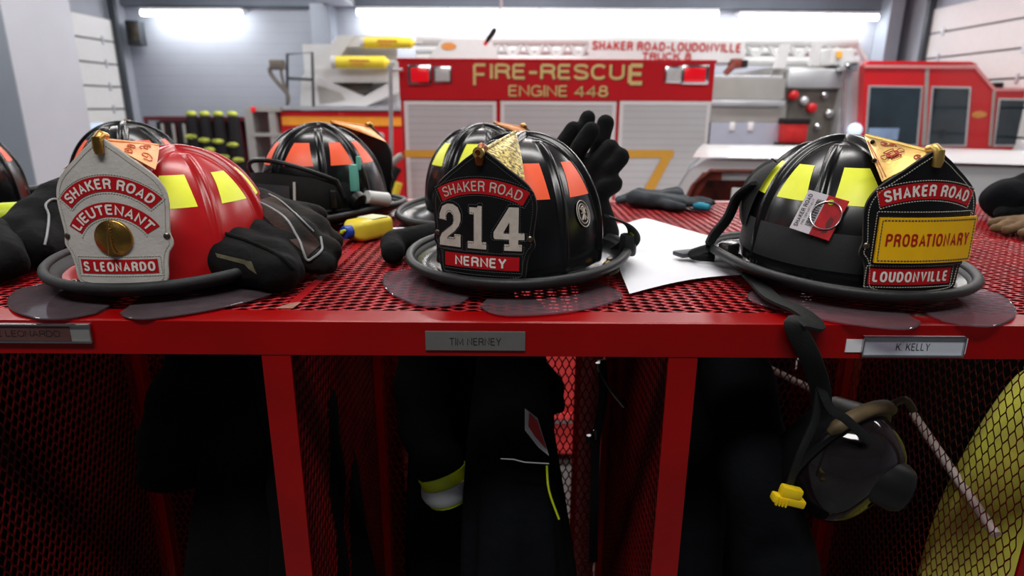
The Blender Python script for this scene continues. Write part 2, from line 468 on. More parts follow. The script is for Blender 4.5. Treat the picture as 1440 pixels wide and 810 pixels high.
# ---------------------------------------------------------------- soft bodies: capsules fused by a voxel remesh
def blob(caps, voxel=0.004, smooth=4):
    """caps [(a, b, ra, rb)] -> (verts, faces) of one continuous skin"""
    mb = MB()
    for a, b, ra, rb in caps:
        a, b = Vector(a), Vector(b); t = (b - a); L = t.length
        t = t / L if L > 1e-6 else Vector((0, 0, 1))
        pts = []; rs = []
        for k in range(5):
            an = math.pi / 2 * (1 - k / 4)
            pts.append(a - t * ra * math.sin(an)); rs.append(max(ra * math.cos(an), ra * 0.02))
        for k in range(5):
            an = math.pi / 2 * (k / 4)
            pts.append(b + t * rb * math.sin(an)); rs.append(max(rb * math.cos(an), rb * 0.02))
        mb.tube(pts, rs, 14)
    me = bpy.data.meshes.new('blob'); me.from_pydata(mb.v, [], mb.f)
    bm = bmesh.new(); bm.from_mesh(me); bmesh.ops.recalc_face_normals(bm, faces=bm.faces); bm.to_mesh(me); bm.free()
    o = bpy.data.objects.new('blob', me); COL.objects.link(o)
    r = o.modifiers.new('r', 'REMESH'); r.mode = 'VOXEL'; r.voxel_size = voxel
    sm = o.modifiers.new('s', 'SMOOTH'); sm.iterations = smooth; sm.factor = 0.5
    dg = bpy.context.evaluated_depsgraph_get()
    m2 = bpy.data.meshes.new_from_object(o.evaluated_get(dg))
    vs = [v.co.copy() for v in m2.vertices]; fs = [list(p.vertices) for p in m2.polygons]
    bpy.data.objects.remove(o); bpy.data.meshes.remove(me); bpy.data.meshes.remove(m2)
    return vs, fs
def crumple(vs, amp, freq, seed=0.0):
    return [v + Vector(noise.noise_vector(v * freq + Vector((seed, seed, seed)))) * amp for v in vs]
def soft(name, caps, m, parent=None, voxel=0.004, smooth=4, amp=0.0, freq=20, seed=0):
    vs, fs = blob(caps, voxel, smooth)
    if amp: vs = crumple(vs, amp, freq, seed)
    mb = MB().add(vs, fs)
    o = mb.build(name, m, parent, True)
    return o, BVHTree.FromPolygons(vs, fs)
def drape(bvh, pts, d, off=0.0008):
    """drop points on a surface along d"""
    out = []
    for p in pts:
        h = bvh.ray_cast(Vector(p), Vector(d))
        if h[0] is not None: out.append(h[0] - Vector(d).normalized() * off)
    return out
# ================================================================ the hall
def wallbox(name, a, b, m, kind=True):
    o = MB().box2(a, b).build(name, m)
    return struct(o)
WX, WY, WH = 7.45, 13.0, 4.9
wallbox('floor', (-9, -6, -0.1), (9, WY + 0.3, 0), 'floor_gray')
wallbox('ceiling', (-9, -6, WH), (9, WY + 0.3, WH + 0.1), 'ceiling_gray')
bw = slats(mat('block_back', (158, 164, 176), 0.75, var=0.05, scale=1.5, bump=0.15, bscale=30), 2, 0.2, (146, 152, 165), 0.05)
MT['block_back'] = bw
wallbox('wall_back', (-9, WY, 0), (9, WY + 0.2, WH), 'block_back')
wallbox('wall_left', (-WX - 0.2, -6, 0), (-WX, WY, WH), 'block_wall')
wallbox('wall_right', (WX, -6, 0), (WX + 0.2, WY, WH), 'block_wall')
# upper band of the back wall painted dark as unlit above the light row, a beam at the ceiling, corner pilasters
wallbox('trim_1', (-WX, WY - 0.12, 3.86), (WX, WY, WH), MT_wall_unlit := mat('wall_unlit', (112, 120, 132), 0.8, var=0.08, scale=3))
wallbox('trim_2', (-3.75, WY - 0.5, 0), (-3.4, WY - 0.001, 3.86), 'block_column')
b = wallbox('beam', (-3.5, 7.0, 3.86), (-3.0, 12.86, 4.2), 'column_light')
b.name = 'trim_3'
wallbox('trim_4', (6.95, WY - 0.45, 0), (7.2, WY - 0.001, WH), 'block_column')
# near column at the left
c = wallbox('pillar', (-5.56, 6.35, 0), (-4.80, 7.35, WH), 'block_column')
c.name = 'trim_5'
struct(MB().box2((-4.799, 6.36, 0), (-4.79, 7.34, WH)).build('trim_8', 'column_light'))  # thin skin that paints the lit side of the column lighter
struct(MB().box2((-5.57, 6.9, 1.75), (-5.5, 7.1, 2.35)).build('trim_6', 'column_light'))
struct(MB().box2((-5.55, 6.25, 1.90), (-5.28, 6.349, 2.5), 0.01).build('trim_7', 'aluminum_dull'))

# sectional overhead doors
def overhead_door(name, x, sgn, y0, y1, z1):
    body = MB()
    n = 9; hh = z1 / n
    for i in range(n):
        body.box2((x - 0.03 * sgn, y0, i * hh + 0.015), (x + 0.02 * sgn, y1, (i + 1) * hh - 0.015), 0.006)
    o = struct(body.build(name, 'door_white'))
    g = MB().box2((x + 0.021 * sgn, y0, 0), (x + 0.03 * sgn, y1, z1)); struct(g.build('door_joint', 'door_slot', o))
    r = MB()
    for y in (y0 - 0.05, y1 + 0.05): r.box2((x - 0.12 * sgn, y - 0.05, 0), (x, y + 0.05, z1 + 0.6), 0.004)
    struct(r.build('door_rail', 'rail_dark', o))
    rb = MB()
    for i in range(1, n):
        for y in np.linspace(y0 + 0.35, y1 - 0.35, 3): rb.box((x - 0.04 * sgn, y, i * hh), (0.02, 0.06, 0.14), None, 0.003)
    struct(rb.build('door_hinge', 'aluminum', o))
    return o
overhead_door('door_1', -7.38, -1, 8.6, 12.35, 3.55)
overhead_door('door_2', 7.38, 1, 7.4, 11.9, 3.75)

# small junction box / speaker beside the left door
t = thing('wall_speaker', 'dark box speaker mounted beside the top of the left overhead door', 'speaker', (-7.15, 12.75, 3.35))
MB().box((0, 0, 0), (0.26, 0.22, 0.44), None, 0.02).build('housing', 'rail_dark', t, True)
MB().box((0.02, -0.115, 0.02), (0.18, 0.01, 0.3), None, 0.004).build('grille', 'bolt', t)
MB().cyl((0, 0.1, 0), (0, 0.26, 0), 0.03).build('bracket', 'rail_dark', t)

# strip lights along the back wall
def strip(loc, L, label):
    t = thing('strip_light', label, 'light', loc, 0, 'strip lights along the back wall')
    MB().box2((-L / 2, -0.05, 0.045), (L / 2, 0.299, 0.095), 0.004).build('housing', 'fixture_white', t)
    MB().tube([(-L / 2 + 0.02, -0.02, 0), (L / 2 - 0.02, -0.02, 0)], 0.048, 16).build('light_tube', 'tube_light', t, True)
    return t
strip((-6.02, 12.70, 3.70), 1.9, 'white glowing strip light alone high on the wall left of the fire engine')
for i, (cx, w) in enumerate([(-2.09, 1.7), (-0.38, 1.68), (1.32, 1.68), (3.0, 1.66)]):
    strip((cx, 12.70, 3.735), w, ['white glowing strip light at left end of the long row above the fire engine',
          'white glowing strip light second from left in the long row above the engine',
          'white glowing strip light third from left in the long row above the engine',
          'white glowing strip light at right end of the long row above the red engine'][i])
for i, cx in enumerate([4.86, 6.17]):
    strip((cx, 12.70, 3.70), 1.29, ['white glowing strip light right of the roof beam, left of its pair',
          'white glowing strip light nearest the right overhead door'][i])

# pull cord with a red and black handle hanging in front of the ladder
hp = at(691, 50, 8.0); tp = at(705, 8, 8.0)
t = thing('pull_cord', 'thin hanging cord with small red and black handle above the fire engine', 'cord', hp)
MB().tube([(0.02, 0, 0.06), (0.1, 0, 0.28), (tp.x - hp.x, 0, tp.z - hp.z), (tp.x - hp.x, 0, WH - hp.z)], [0.006, 0.006, 0.016, 0.03], 8).build('cord', 'column_light', t, True)
MB().tube([(-0.07, 0, -0.09), (-0.03, 0, -0.03), (0.03, 0, 0.05), (0.05, 0, 0.08)], [0.016, 0.03, 0.034, 0.02], 12).build('handle', 'gear_dark', t, True)
MB().tube([(-0.085, -0.005, -0.105), (-0.06, -0.005, -0.075)], [0.02, 0.026], 12).build('handle_tip', 'bag_red', t, True)

# ================================================================ gear lockers
SWD, LWD = 0.0135, 0.0325
def expanded(L, W, fn, tilt=12, hw=0.00135, ht=0.0006, m='mesh_red'):
    """raised expanded metal: L along the long diamond, W across; fn maps arrays (l, w, n) to xyz"""
    tl = rad(tilt)
    nj = int(W / (SWD / 2)) + 1
    k = np.arange(int(L / LWD) + 1)
    l = (k[:, None] + np.array([0, .17, .5, .67])[None, :]).ravel() * LWD
    s = np.tile([1, 1, -1, -1], len(k)).astype(float)
    keep = l <= L; l = l[keep]; s = s[keep]
    V = []; F = []; off = 0; n = len(l)
    q = [(-hw, -ht), (hw, -ht), (hw, ht), (-hw, ht)]
    base = np.arange(n - 1)[:, None] * 4
    faces = np.concatenate([base + np.array([[a, (a + 1) % 4, (a + 1) % 4 + 4, a + 4]]) for a in range(4)], 0)
    for j in range(nj):
        wc = j * SWD / 2 + (-1) ** j * SWD / 4 * s
        wc = np.clip(wc, 0, W)
        pts = np.empty((n, 4, 3))
        for a, (e1, e2) in enumerate(q):
            w = wc + e1 * math.cos(tl) - e2 * math.sin(tl)
            nn = e1 * math.sin(tl) + e2 * math.cos(tl)
            pts[:, a, :] = np.stack(fn(l, w, np.full(n, nn)), -1)
        V.append(pts.reshape(-1, 3)); F.append(faces + off); off += n * 4
    V = np.concatenate(V); F = np.concatenate(F)
    me = bpy.data.meshes.new('expanded_metal')
    me.vertices.add(len(V)); me.vertices.foreach_set('co', V.astype(np.float32).ravel())
    me.loops.add(F.size); me.loops.foreach_set('vertex_index', F.astype(np.int32).ravel())
    me.polygons.add(len(F)); me.polygons.foreach_set('loop_start', np.arange(0, F.size, 4, dtype=np.int32))
    me.polygons.foreach_set('loop_total', np.full(len(F), 4, dtype=np.int32))
    me.update(calc_edges=True); me.validate()
    me.materials.append(MT[m])
    return me

X0 = -0.0359; BAY = 0.4575
POSTS = [X0 + BAY * (k + 0.5) for k in range(-4, 4)]
XL, XR = POSTS[0], POSTS[-1]
YF, YM, YB = 0.655, 1.137, 1.619
AW = 0.0405                     # flange width of the angle iron
ZR = ZT - 0.0400                # bottom of the rail

def angle_rail(name, parent, x0, x1, yf, sgn, m='locker_red'):
    b = MB()
    b.box2((x0, yf, ZR), (x1, yf + 0.0035 * sgn, ZT), 0.0008)
    b.box2((x0, yf + 0.0036 * sgn, ZT - 0.0035), (x1, yf + AW * sgn, ZT), 0.0008)
    return b.build(name, m, parent)

def locker_bank(label, y0, y1, front_sgn, name='gear_locker_bank'):
    t = thing(name, label, 'lockers', (0, 0, 0), 0, 'red mesh gear lockers')
    return t

lf = locker_bank('red steel gear lockers in front, mesh topped, three helmets along the front edge', YF, YM, 1)
lb = locker_bank('second row of red mesh lockers standing back to back behind the front row', YM, YB, -1)
# tops
def top_sheet(parent, x0, x1, y0, y1, m='top_mesh'):
    me = expanded(x1 - x0, y1 - y0, lambda l, w, n: (x0 + l, y0 + w, ZT - 0.0022 + n))
    return put(m, me, parent)
seam = POSTS[3]
top_sheet(lf, XL, seam - 0.004, YF + 0.03, YM)
top_sheet(lf, seam + 0.004, XR, YF + 0.03, YM)
top_sheet(lb, XL, seam - 0.004, YM, YB - 0.01)
top_sheet(lb, seam + 0.004, XR, YM, YB - 0.01)
MB().box2((seam - 0.006, YF + AW, ZT - 0.004), (seam + 0.006, YM, ZT - 0.0005)).build('seam_strip', 'mesh_red', lf)
MB().box2((seam - 0.006, YM, ZT - 0.004), (seam + 0.006, YB - 0.01, ZT - 0.0005)).build('seam_strip', 'mesh_red', lb)
MB().prism([(seam - 0.012, 0.70), (seam + 0.008, 0.70), (seam + 0.010, 0.725), (seam - 0.002, 0.72)], lambda x, y, d: (x, y, ZT + d), 0.0002, 0.0008).build('rust_patch', 'rust', lf)
angle_rail('front_rail', lf, XL - 0.02, XR + 0.02, YF, 1)
angle_rail('rear_rail', lb, XL - 0.02, XR + 0.02, YB, -1)
# posts and mesh dividers
pan = expanded(1.69, YM - YF - 0.03, lambda l, w, n: (n, w, l), m='mesh_red_shaded', tilt=40)
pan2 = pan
bk = expanded(1.69, BAY - 0.03, lambda l, w, n: (w, n, l), m='mesh_red_shaded')
for i, x in enumerate(POSTS):
    MB().box2((x - 0.0165, YF + 0.001, 0), (x + 0.0165, YF + 0.0045, ZR), 0.0008).box2((x - 0.0165 if x < 0 else x + 0.013, YF + 0.0046, 0), (x - 0.013 if x < 0 else x + 0.0165, YF + 0.036, ZR), 0.0008).build('post', 'locker_red', lf)
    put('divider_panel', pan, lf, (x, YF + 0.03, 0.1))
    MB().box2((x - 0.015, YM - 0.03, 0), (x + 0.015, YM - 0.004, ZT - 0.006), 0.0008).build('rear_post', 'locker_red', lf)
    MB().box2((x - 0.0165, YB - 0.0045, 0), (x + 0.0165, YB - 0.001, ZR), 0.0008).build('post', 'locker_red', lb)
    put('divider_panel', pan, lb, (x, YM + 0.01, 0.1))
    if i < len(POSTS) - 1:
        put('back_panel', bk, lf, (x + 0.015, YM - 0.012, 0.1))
# white hanging rods between the mesh of the lockers
for x, za, zb, ya, yb in [(0.752, 1.531, 1.425, 1.125, 0.83)]:
    MB().tube([(x, ya, za), (x, yb, zb)], 0.008, 12).build('hanging_rod', 'rod_white', lf, True)
MB().tube([at(1068, 511, 1.27), at(1145, 549, 1.22)], 0.007, 12).build('hanging_rod', 'rod_white', lb, True)
# coat hooks at the back of the bays
HOOKS = []
for i in range(len(POSTS) - 1):
    x = (POSTS[i] + POSTS[i + 1]) / 2
    MB().box((x, YM - 0.018, 1.72), (0.03, 0.006, 0.05), None, 0.001).tube([(x, YM - 0.02, 1.73), (x, YM - 0.06, 1.722), (x, YM - 0.075, 1.735), (x, YM - 0.078, 1.755)], 0.004, 8).build('coat_hook', 'bolt_dark', lf, True)

# name plates on the front rail
def flat_front(cx, cz, y):
    return lambda x, z: (cx + x, y, cz + z)
def plate(px0, px1, py0, py1, m, text, tw, th, channel=None, tape=None, inner=None, dx=0.0):
    a = at(px0, py0, YF); b_ = at(px1, py1, YF)
    cx, cz = (a.x + b_.x) / 2, (a.z + b_.z) / 2
    w, h = abs(b_.x - a.x), abs(a.z - b_.z)
    p = MB().box((cx, YF - 0.0012, cz), (w, 0.002, h), None, 0.0004).build('name_plate', m, lf, label=None)
    y = YF - 0.0024
    if channel:
        c = MB()
        for s_ in (1, -1): c.box((cx, YF - 0.003, cz + s_ * (h / 2 - 0.0012)), (w + 0.001, 0.004, 0.0022), None, 0.0005)
        for s_ in (1, -1): c.box((cx + s_ * (w / 2), YF - 0.0029, cz), (0.0015, 0.0036, h - 0.003), None, 0.0004)
        c.build('channel', channel, p)
    if inner:
        ip = MB().box((cx + inner[1], YF - 0.0026, cz), (w + inner[2], 0.0008, h - 0.005)); ip.build('insert', inner[0], p); y = YF - 0.0032
    if tape:
        MB().box((cx - w / 2 - 0.008, YF - 0.0008, cz), (0.02, 0.0012, h * 0.62)).build('tape', 'paper', p)
        MB().box((cx + w / 2 + 0.001, YF - 0.0008, cz), (0.006, 0.0012, h * 0.75)).build('tape', 'paper', p)
    lt = MB(); lettering(lt, text, flat_front(cx + dx, cz - 0.0005, y), tw, th, 0.0); lt.build('lettering', 'ink', p)
plate(598, 738.5, 465, 492.5, 'plate_gray', 'TIM NERNEY', 0.0575, 0.0085)
plate(1214, 1350, 471.5, 501, 'plate_white', 'K. KELLY', 0.0375, 0.0085, channel='steel', tape=True)
plate(-66, 133, 453, 481, 'plate_silver', 'STEVE LEONARDO', 0.1005, 0.0072, channel='steel', inner=('plate_maroon', -0.0095, -0.028), dx=-0.0085)
# ================================================================ fire helmets (front of the helmet = local -Y, brim on z = 0)
RX, RYF, RYB, ZD, HD = 0.116, 0.140, 0.142, 0.024, 0.164
def d_r(az):
    s, c = math.sin(az), math.cos(az)
    return 1 / math.sqrt((s / RX) ** 2 + (c / (RYF if c > 0 else RYB)) ** 2)
RIDGES = [(k * math.pi / 4, (k % 2 == 0)) for k in range(8)]
def dome(az, t, off=0.0, ridges=True):
    """point on the shell; t 0 (brim) .. 1 (crown)"""
    def base(a, u):
        ph = u * math.pi / 2
        R = d_r(a) * (max(math.cos(ph), 0) ** 0.90)
        return Vector((R * math.sin(a), -R * math.cos(a) + 0.012 * math.sin(ph), ZD + HD * math.sin(ph) ** 0.97)), R
    p, R = base(az, t)
    e = 0.01
    if t < 0.985:
        pa = base(az + e, t)[0] - base(az - e, t)[0]
        pt = base(az, min(t + e, 0.999))[0] - base(az, max(t - e, 0))[0]
        n = pa.cross(pt); n = n.normalized() if n.length > 1e-12 else Vector((0, 0, 1))
        if n.dot(p - Vector((0, 0, ZD))) < 0: n = -n
    else: n = Vector((0, 0, 1))
    d = off
    if ridges:
        best = 0
        for ra, main in RIDGES:
            da = (az - ra + math.pi) % (2 * math.pi) - math.pi
            if abs(da) > 0.8: continue
            dist = abs(da) * R
            if main: h = 0.0075 * math.exp(-(dist / 0.0068) ** 4); h *= min(1, 0.35 + t * 2.2)
            else:
                h = 0.0052 * math.exp(-(dist / 0.0052) ** 4); h *= max(0, min(1, (0.86 - t) * 14)) * min(1, 0.3 + t * 2)
            best = max(best, h)
        d += best
    return p + n * d
BX, BYF, BYB = 0.150, 0.172, 0.215
def b_r(az):
    s, c = math.sin(az), math.cos(az)
    ry = BYF if c > 0 else BYB
    return (abs(s / BX) ** 2.15 + abs(c / ry) ** 2.15) ** (-1 / 2.15)
def brim_z(az, u):
    c = math.cos(az)
    back = max(0, -c) ** 2
    return 0.028 - 0.012 * math.sin(min(u / 0.55, 1) * math.pi / 2) + 0.010 * max(0, (u - 0.5) / 0.5) ** 2 - 0.006 * u * back + 0.006 * u * abs(math.sin(az)) ** 2

def shell_mesh():
    mb = MB()
    NA, NT = 320, 56
    mb.grid(lambda u, v: dome(u * 2 * math.pi, v * 0.999), NA, NT, True)
    return mb.mesh('shell', 'shell_black', True)
def brim_mesh(u1=1.0):
    def top(u, v):
        az = u * 2 * math.pi; a = d_r(az) - 0.006; b = b_r(az)
        r = a + (b - a) * v * u1
        return Vector((r * math.sin(az), -r * math.cos(az), brim_z(az, v * u1)))
    mb = MB().grid(top, 160, 14, True).grid(lambda u, v: top(u, v) - Vector((0, 0, 0.004)), 160, 14, True)
    return mb.mesh('brim', 'shell_black', True)
def bead_mesh(wide=0.0):
    mb = MB()
    pts = []
    for k in range(160):
        az = 2 * math.pi * k / 160; r = b_r(az)
        pts.append(Vector((r * math.sin(az), -r * math.cos(az), brim_z(az, 1) - 0.001)))
    mb.tube(pts, 0.0062, 12, True)
    if wide:
        def band(u, v, o=0):
            az = u * 2 * math.pi; a = d_r(az) - 0.006; b = b_r(az)
            w = 1 - wide / max(b - a, 0.02)
            q = max(w, 0.3) + (1 - max(w, 0.3)) * v; r = a + (b - a) * q
            return Vector((r * math.sin(az), -r * math.cos(az), brim_z(az, q) + o))
        mb.grid(lambda u, v: band(u, v, 0.0035 * (1 if 0 < v < 1 else 0.2)), 160, 6, True)
        mb.grid(lambda u, v: band(u, v, -0.006), 160, 4, True)
    return mb.mesh('edge_trim', 'trim_dark', True)
SHELL, BRIM, BEAD, BEADW = shell_mesh(), brim_mesh(), bead_mesh(0.010), bead_mesh(0.018)
def with_mat(me, m):
    c = me.copy(); c.materials.clear(); c.materials.append(MT[m]); return c
SHELL_RED, BRIM_RED = with_mat(SHELL, 'shell_red'), with_mat(BRIM, 'shell_red')
LINER = MB().grid(lambda u, v: Vector(((0.085 + 0.012 * v) * math.sin(u * 6.2832), -(0.105 + 0.012 * v) * math.cos(u * 6.2832), -0.001 + 0.029 * v)), 64, 6, True).grid(
    lambda u, v: Vector(((0.080 + 0.010 * v) * math.sin(u * 6.2832), -(0.100 + 0.010 * v) * math.cos(u * 6.2832), -0.001 + 0.029 * v)), 64, 6, True).mesh('liner', 'strap', True)

# reflective trapezoids between the ridges
def sticker(az0, az1, t0, t1, taper=0.16):
    mb = MB()
    def f(u, v):
        k = taper * v
        a = az0 + (az1 - az0) * (k + (1 - 2 * k) * u)
        return dome(a, t0 + (t1 - t0) * v, 0.0006, False)
    mb.grid(f, 12, 10)
    return mb
def eye_lobe(sgn, reach=0.05):
    mb = MB()
    a0, a1 = 0.07, 1.22
    def f(u, v, dz=0):
        az = sgn * (a0 + (a1 - a0) * u)
        edge = 1 - max(0, (abs(u - 0.5) - 0.30) / 0.20) ** 2.4
        rin = b_r(az) * 0.72; rout = b_r(az) + reach * (0.35 + 0.65 * edge) * (1 - 0.35 * u)
        if u > 0.8: rout -= 0.03 * ((u - 0.8) / 0.2) ** 2
        r = rin + (rout - rin) * v
        return Vector((r * math.sin(az), -r * math.cos(az), 0.0022 + 0.007 * (1 - v) ** 2 + dz))
    mb.grid(f, 40, 12).grid(lambda u, v: f(u, v, -0.0016), 40, 12)
    rim = [f(k / 39, 1, -0.0008) for k in range(40)]
    mb.tube(rim, 0.0011, 6)
    return mb

# ---- leather front piece
RB = 0.22
SY, SZ0, SH = -0.153, 0.0255, 0.159
SHS = {'red': 0.166, 'mid': 0.153, 'prob': 0.158, 'plain': 0.159}
def shield_fn(H=SH, tilt=0.03):
    def f(x, v, off=0.0):
        a = x / RB
        return Vector(((RB + off) * math.sin(a), SY + RB - (RB + off) * math.cos(a) + v * tilt, SZ0 + v))
    return f
OUTL = [(1.0, 0.0), (0.985, 0.10), (0.955, 0.20), (0.92, 0.32), (0.87, 0.47), (0.81, 0.66), (0.74, 0.85), (0.66, 0.965),
        (0.57, 1.0), (0.45, 0.975), (0.36, 0.955), (0.30, 0.985), (0.265, 0.975), (0.22, 0.90), (0.15, 0.855), (0.06, 0.835),
        (0.02, 0.80), (-0.005, 0.70), (-0.018, 0.45), (-0.025, 0.0)]
def half_outline(n=10):
    """(width factor, height) top to bottom, smooth"""
    return [(p.x, p.y) for p in spline([(w, h, 0) for h, w in OUTL], n)]
HO = half_outline()
def outline_w(h):
    best = 0
    for (w0, h0), (w1, h1) in zip(HO, HO[1:]):
        if (h0 - h) * (h1 - h) <= 0 and abs(h0 - h1) > 1e-9:
            best = max(best, w0 + (w1 - w0) * (h - h0) / (h1 - h0))
    return best
def shield_body(W, H, F, th=0.0042):
    mb = MB()
    hs = [HO[0][1]] + [h for w, h in HO[1:]]
    def f(off):
        def g(u, v):
            h = 1.0 - v * 1.0249
            h = max(min(h, 0.9995), -0.0249)
            return F((2 * u - 1) * W * outline_w(h), h * H, off)
        return g
    mb.grid(f(th), 25, 90).grid(f(0), 25, 90)
    # rim
    ol = [(w * W, h * H) for w, h in HO]; ol = ol + [(-w, h) for w, h in ol[::-1][1:-1]]
    n = len(ol)
    vs = [F(x, v, th) for x, v in ol] + [F(x, v, 0) for x, v in ol]
    mb.add(vs, [[i, (i + 1) % n, (i + 1) % n + n, i + n] for i in range(n)])
    return mb, ol
def edge_cord(ol, F, off, r):
    return MB().tube([F(x * 0.992, v, off) for x, v in ol], r, 6, True)
def stitches(mb, pts, F, off, closed=False, dash=0.0017, gap=0.0013, w=0.00055):
    P = [Vector((x, y, 0)) for x, y in pts]
    if closed: P.append(P[0])
    L = [0]
    for a, b in zip(P, P[1:]): L.append(L[-1] + (b - a).length)
    s = 0; i = 0
    def pt(q):
        nonlocal i
        while i < len(L) - 2 and L[i + 1] < q: i += 1
        t = (q - L[i]) / max(L[i + 1] - L[i], 1e-9)
        return P[i].lerp(P[i + 1], min(max(t, 0), 1))
    while s + dash < L[-1]:
        a = pt(s); b = pt(s + dash)
        mb.tube([F(a.x, a.y, off), F(b.x, b.y, off)], w, 5)
        s += dash + gap
    return mb
def inset(ol, d):
    """move an outline inwards"""
    n = len(ol); out = []
    for i in range(n):
        a = Vector(ol[i - 1]); b = Vector(ol[(i + 1) % n]); t = b - a
        if t.length < 1e-9: out.append(ol[i]); continue
        t.normalize(); nn = Vector((-t.y, t.x))
        c = Vector(ol[i]); q = c + nn * d
        cc = Vector((0, 0.085))
        if (q - cc).length > (c - cc).length: q = c - nn * d
        out.append((q.x, q.y))
    return out
def arc_band(c, r0, r1, ph, F, off, n=28):
    mb = MB()
    def f(u, v):
        a = (2 * u - 1) * ph; r = r0 + (r1 - r0) * v
        return F(r * math.sin(a), c + r * math.cos(a), off)
    return mb.grid(f, n, 4)
def arc_pts(c, r, ph, n=40): return [(r * math.sin((2 * k / n - 1) * ph), c + r * math.cos((2 * k / n - 1) * ph)) for k in range(n + 1)]
def arc_text(mb, s, c, rm, ph, h, F, off, bold=0.03):
    return lettering(mb, s, lambda x, y: F((rm + y) * math.sin(x / rm), c + (rm + y) * math.cos(x / rm), off), 2 * ph * rm, h, bold)
def rect_panel(x0, x1, v0, v1, F, off, n=10):
    return MB().grid(lambda u, v: F(x0 + (x1 - x0) * u, v0 + (v1 - v0) * v, off), n, 4)
def rect_pts(x0, x1, v0, v1, n=12):
    o = [(x0 + (x1 - x0) * k / n, v0) for k in range(n)] + [(x1, v0 + (v1 - v0) * k / n) for k in range(n)]
    o += [(x1 - (x1 - x0) * k / n, v1) for k in range(n)] + [(x0, v1 - (v1 - v0) * k / n) for k in range(n)]
    return o
def rivet(mb, x, v, F, off, r=0.004):
    p = F(x, v, off); n = (F(x, v, off + 0.01) - p).normalized()
    q = n.to_track_quat('Z', 'Y').to_matrix().to_4x4(); q.translation = p
    return mb.lathe([(r, -0.001), (r, 0.0006), (r * 0.7, 0.0016), (r * 0.3, 0.002), (0.0001, 0.0021)], q, 16)
def poly_fill(mb, pts, F, off):
    """flat filled outline (triangulated)"""
    bm = bmesh.new(); vs = [bm.verts.new((x, y, 0)) for x, y in pts]
    f = bm.faces.new(vs); bmesh.ops.triangulate(bm, faces=[f]); bm.verts.index_update()
    mb.add([F(v.co.x, v.co.y, off) for v in bm.verts], [[v.index for v in t.verts] for t in bm.faces]); bm.free()
    return mb

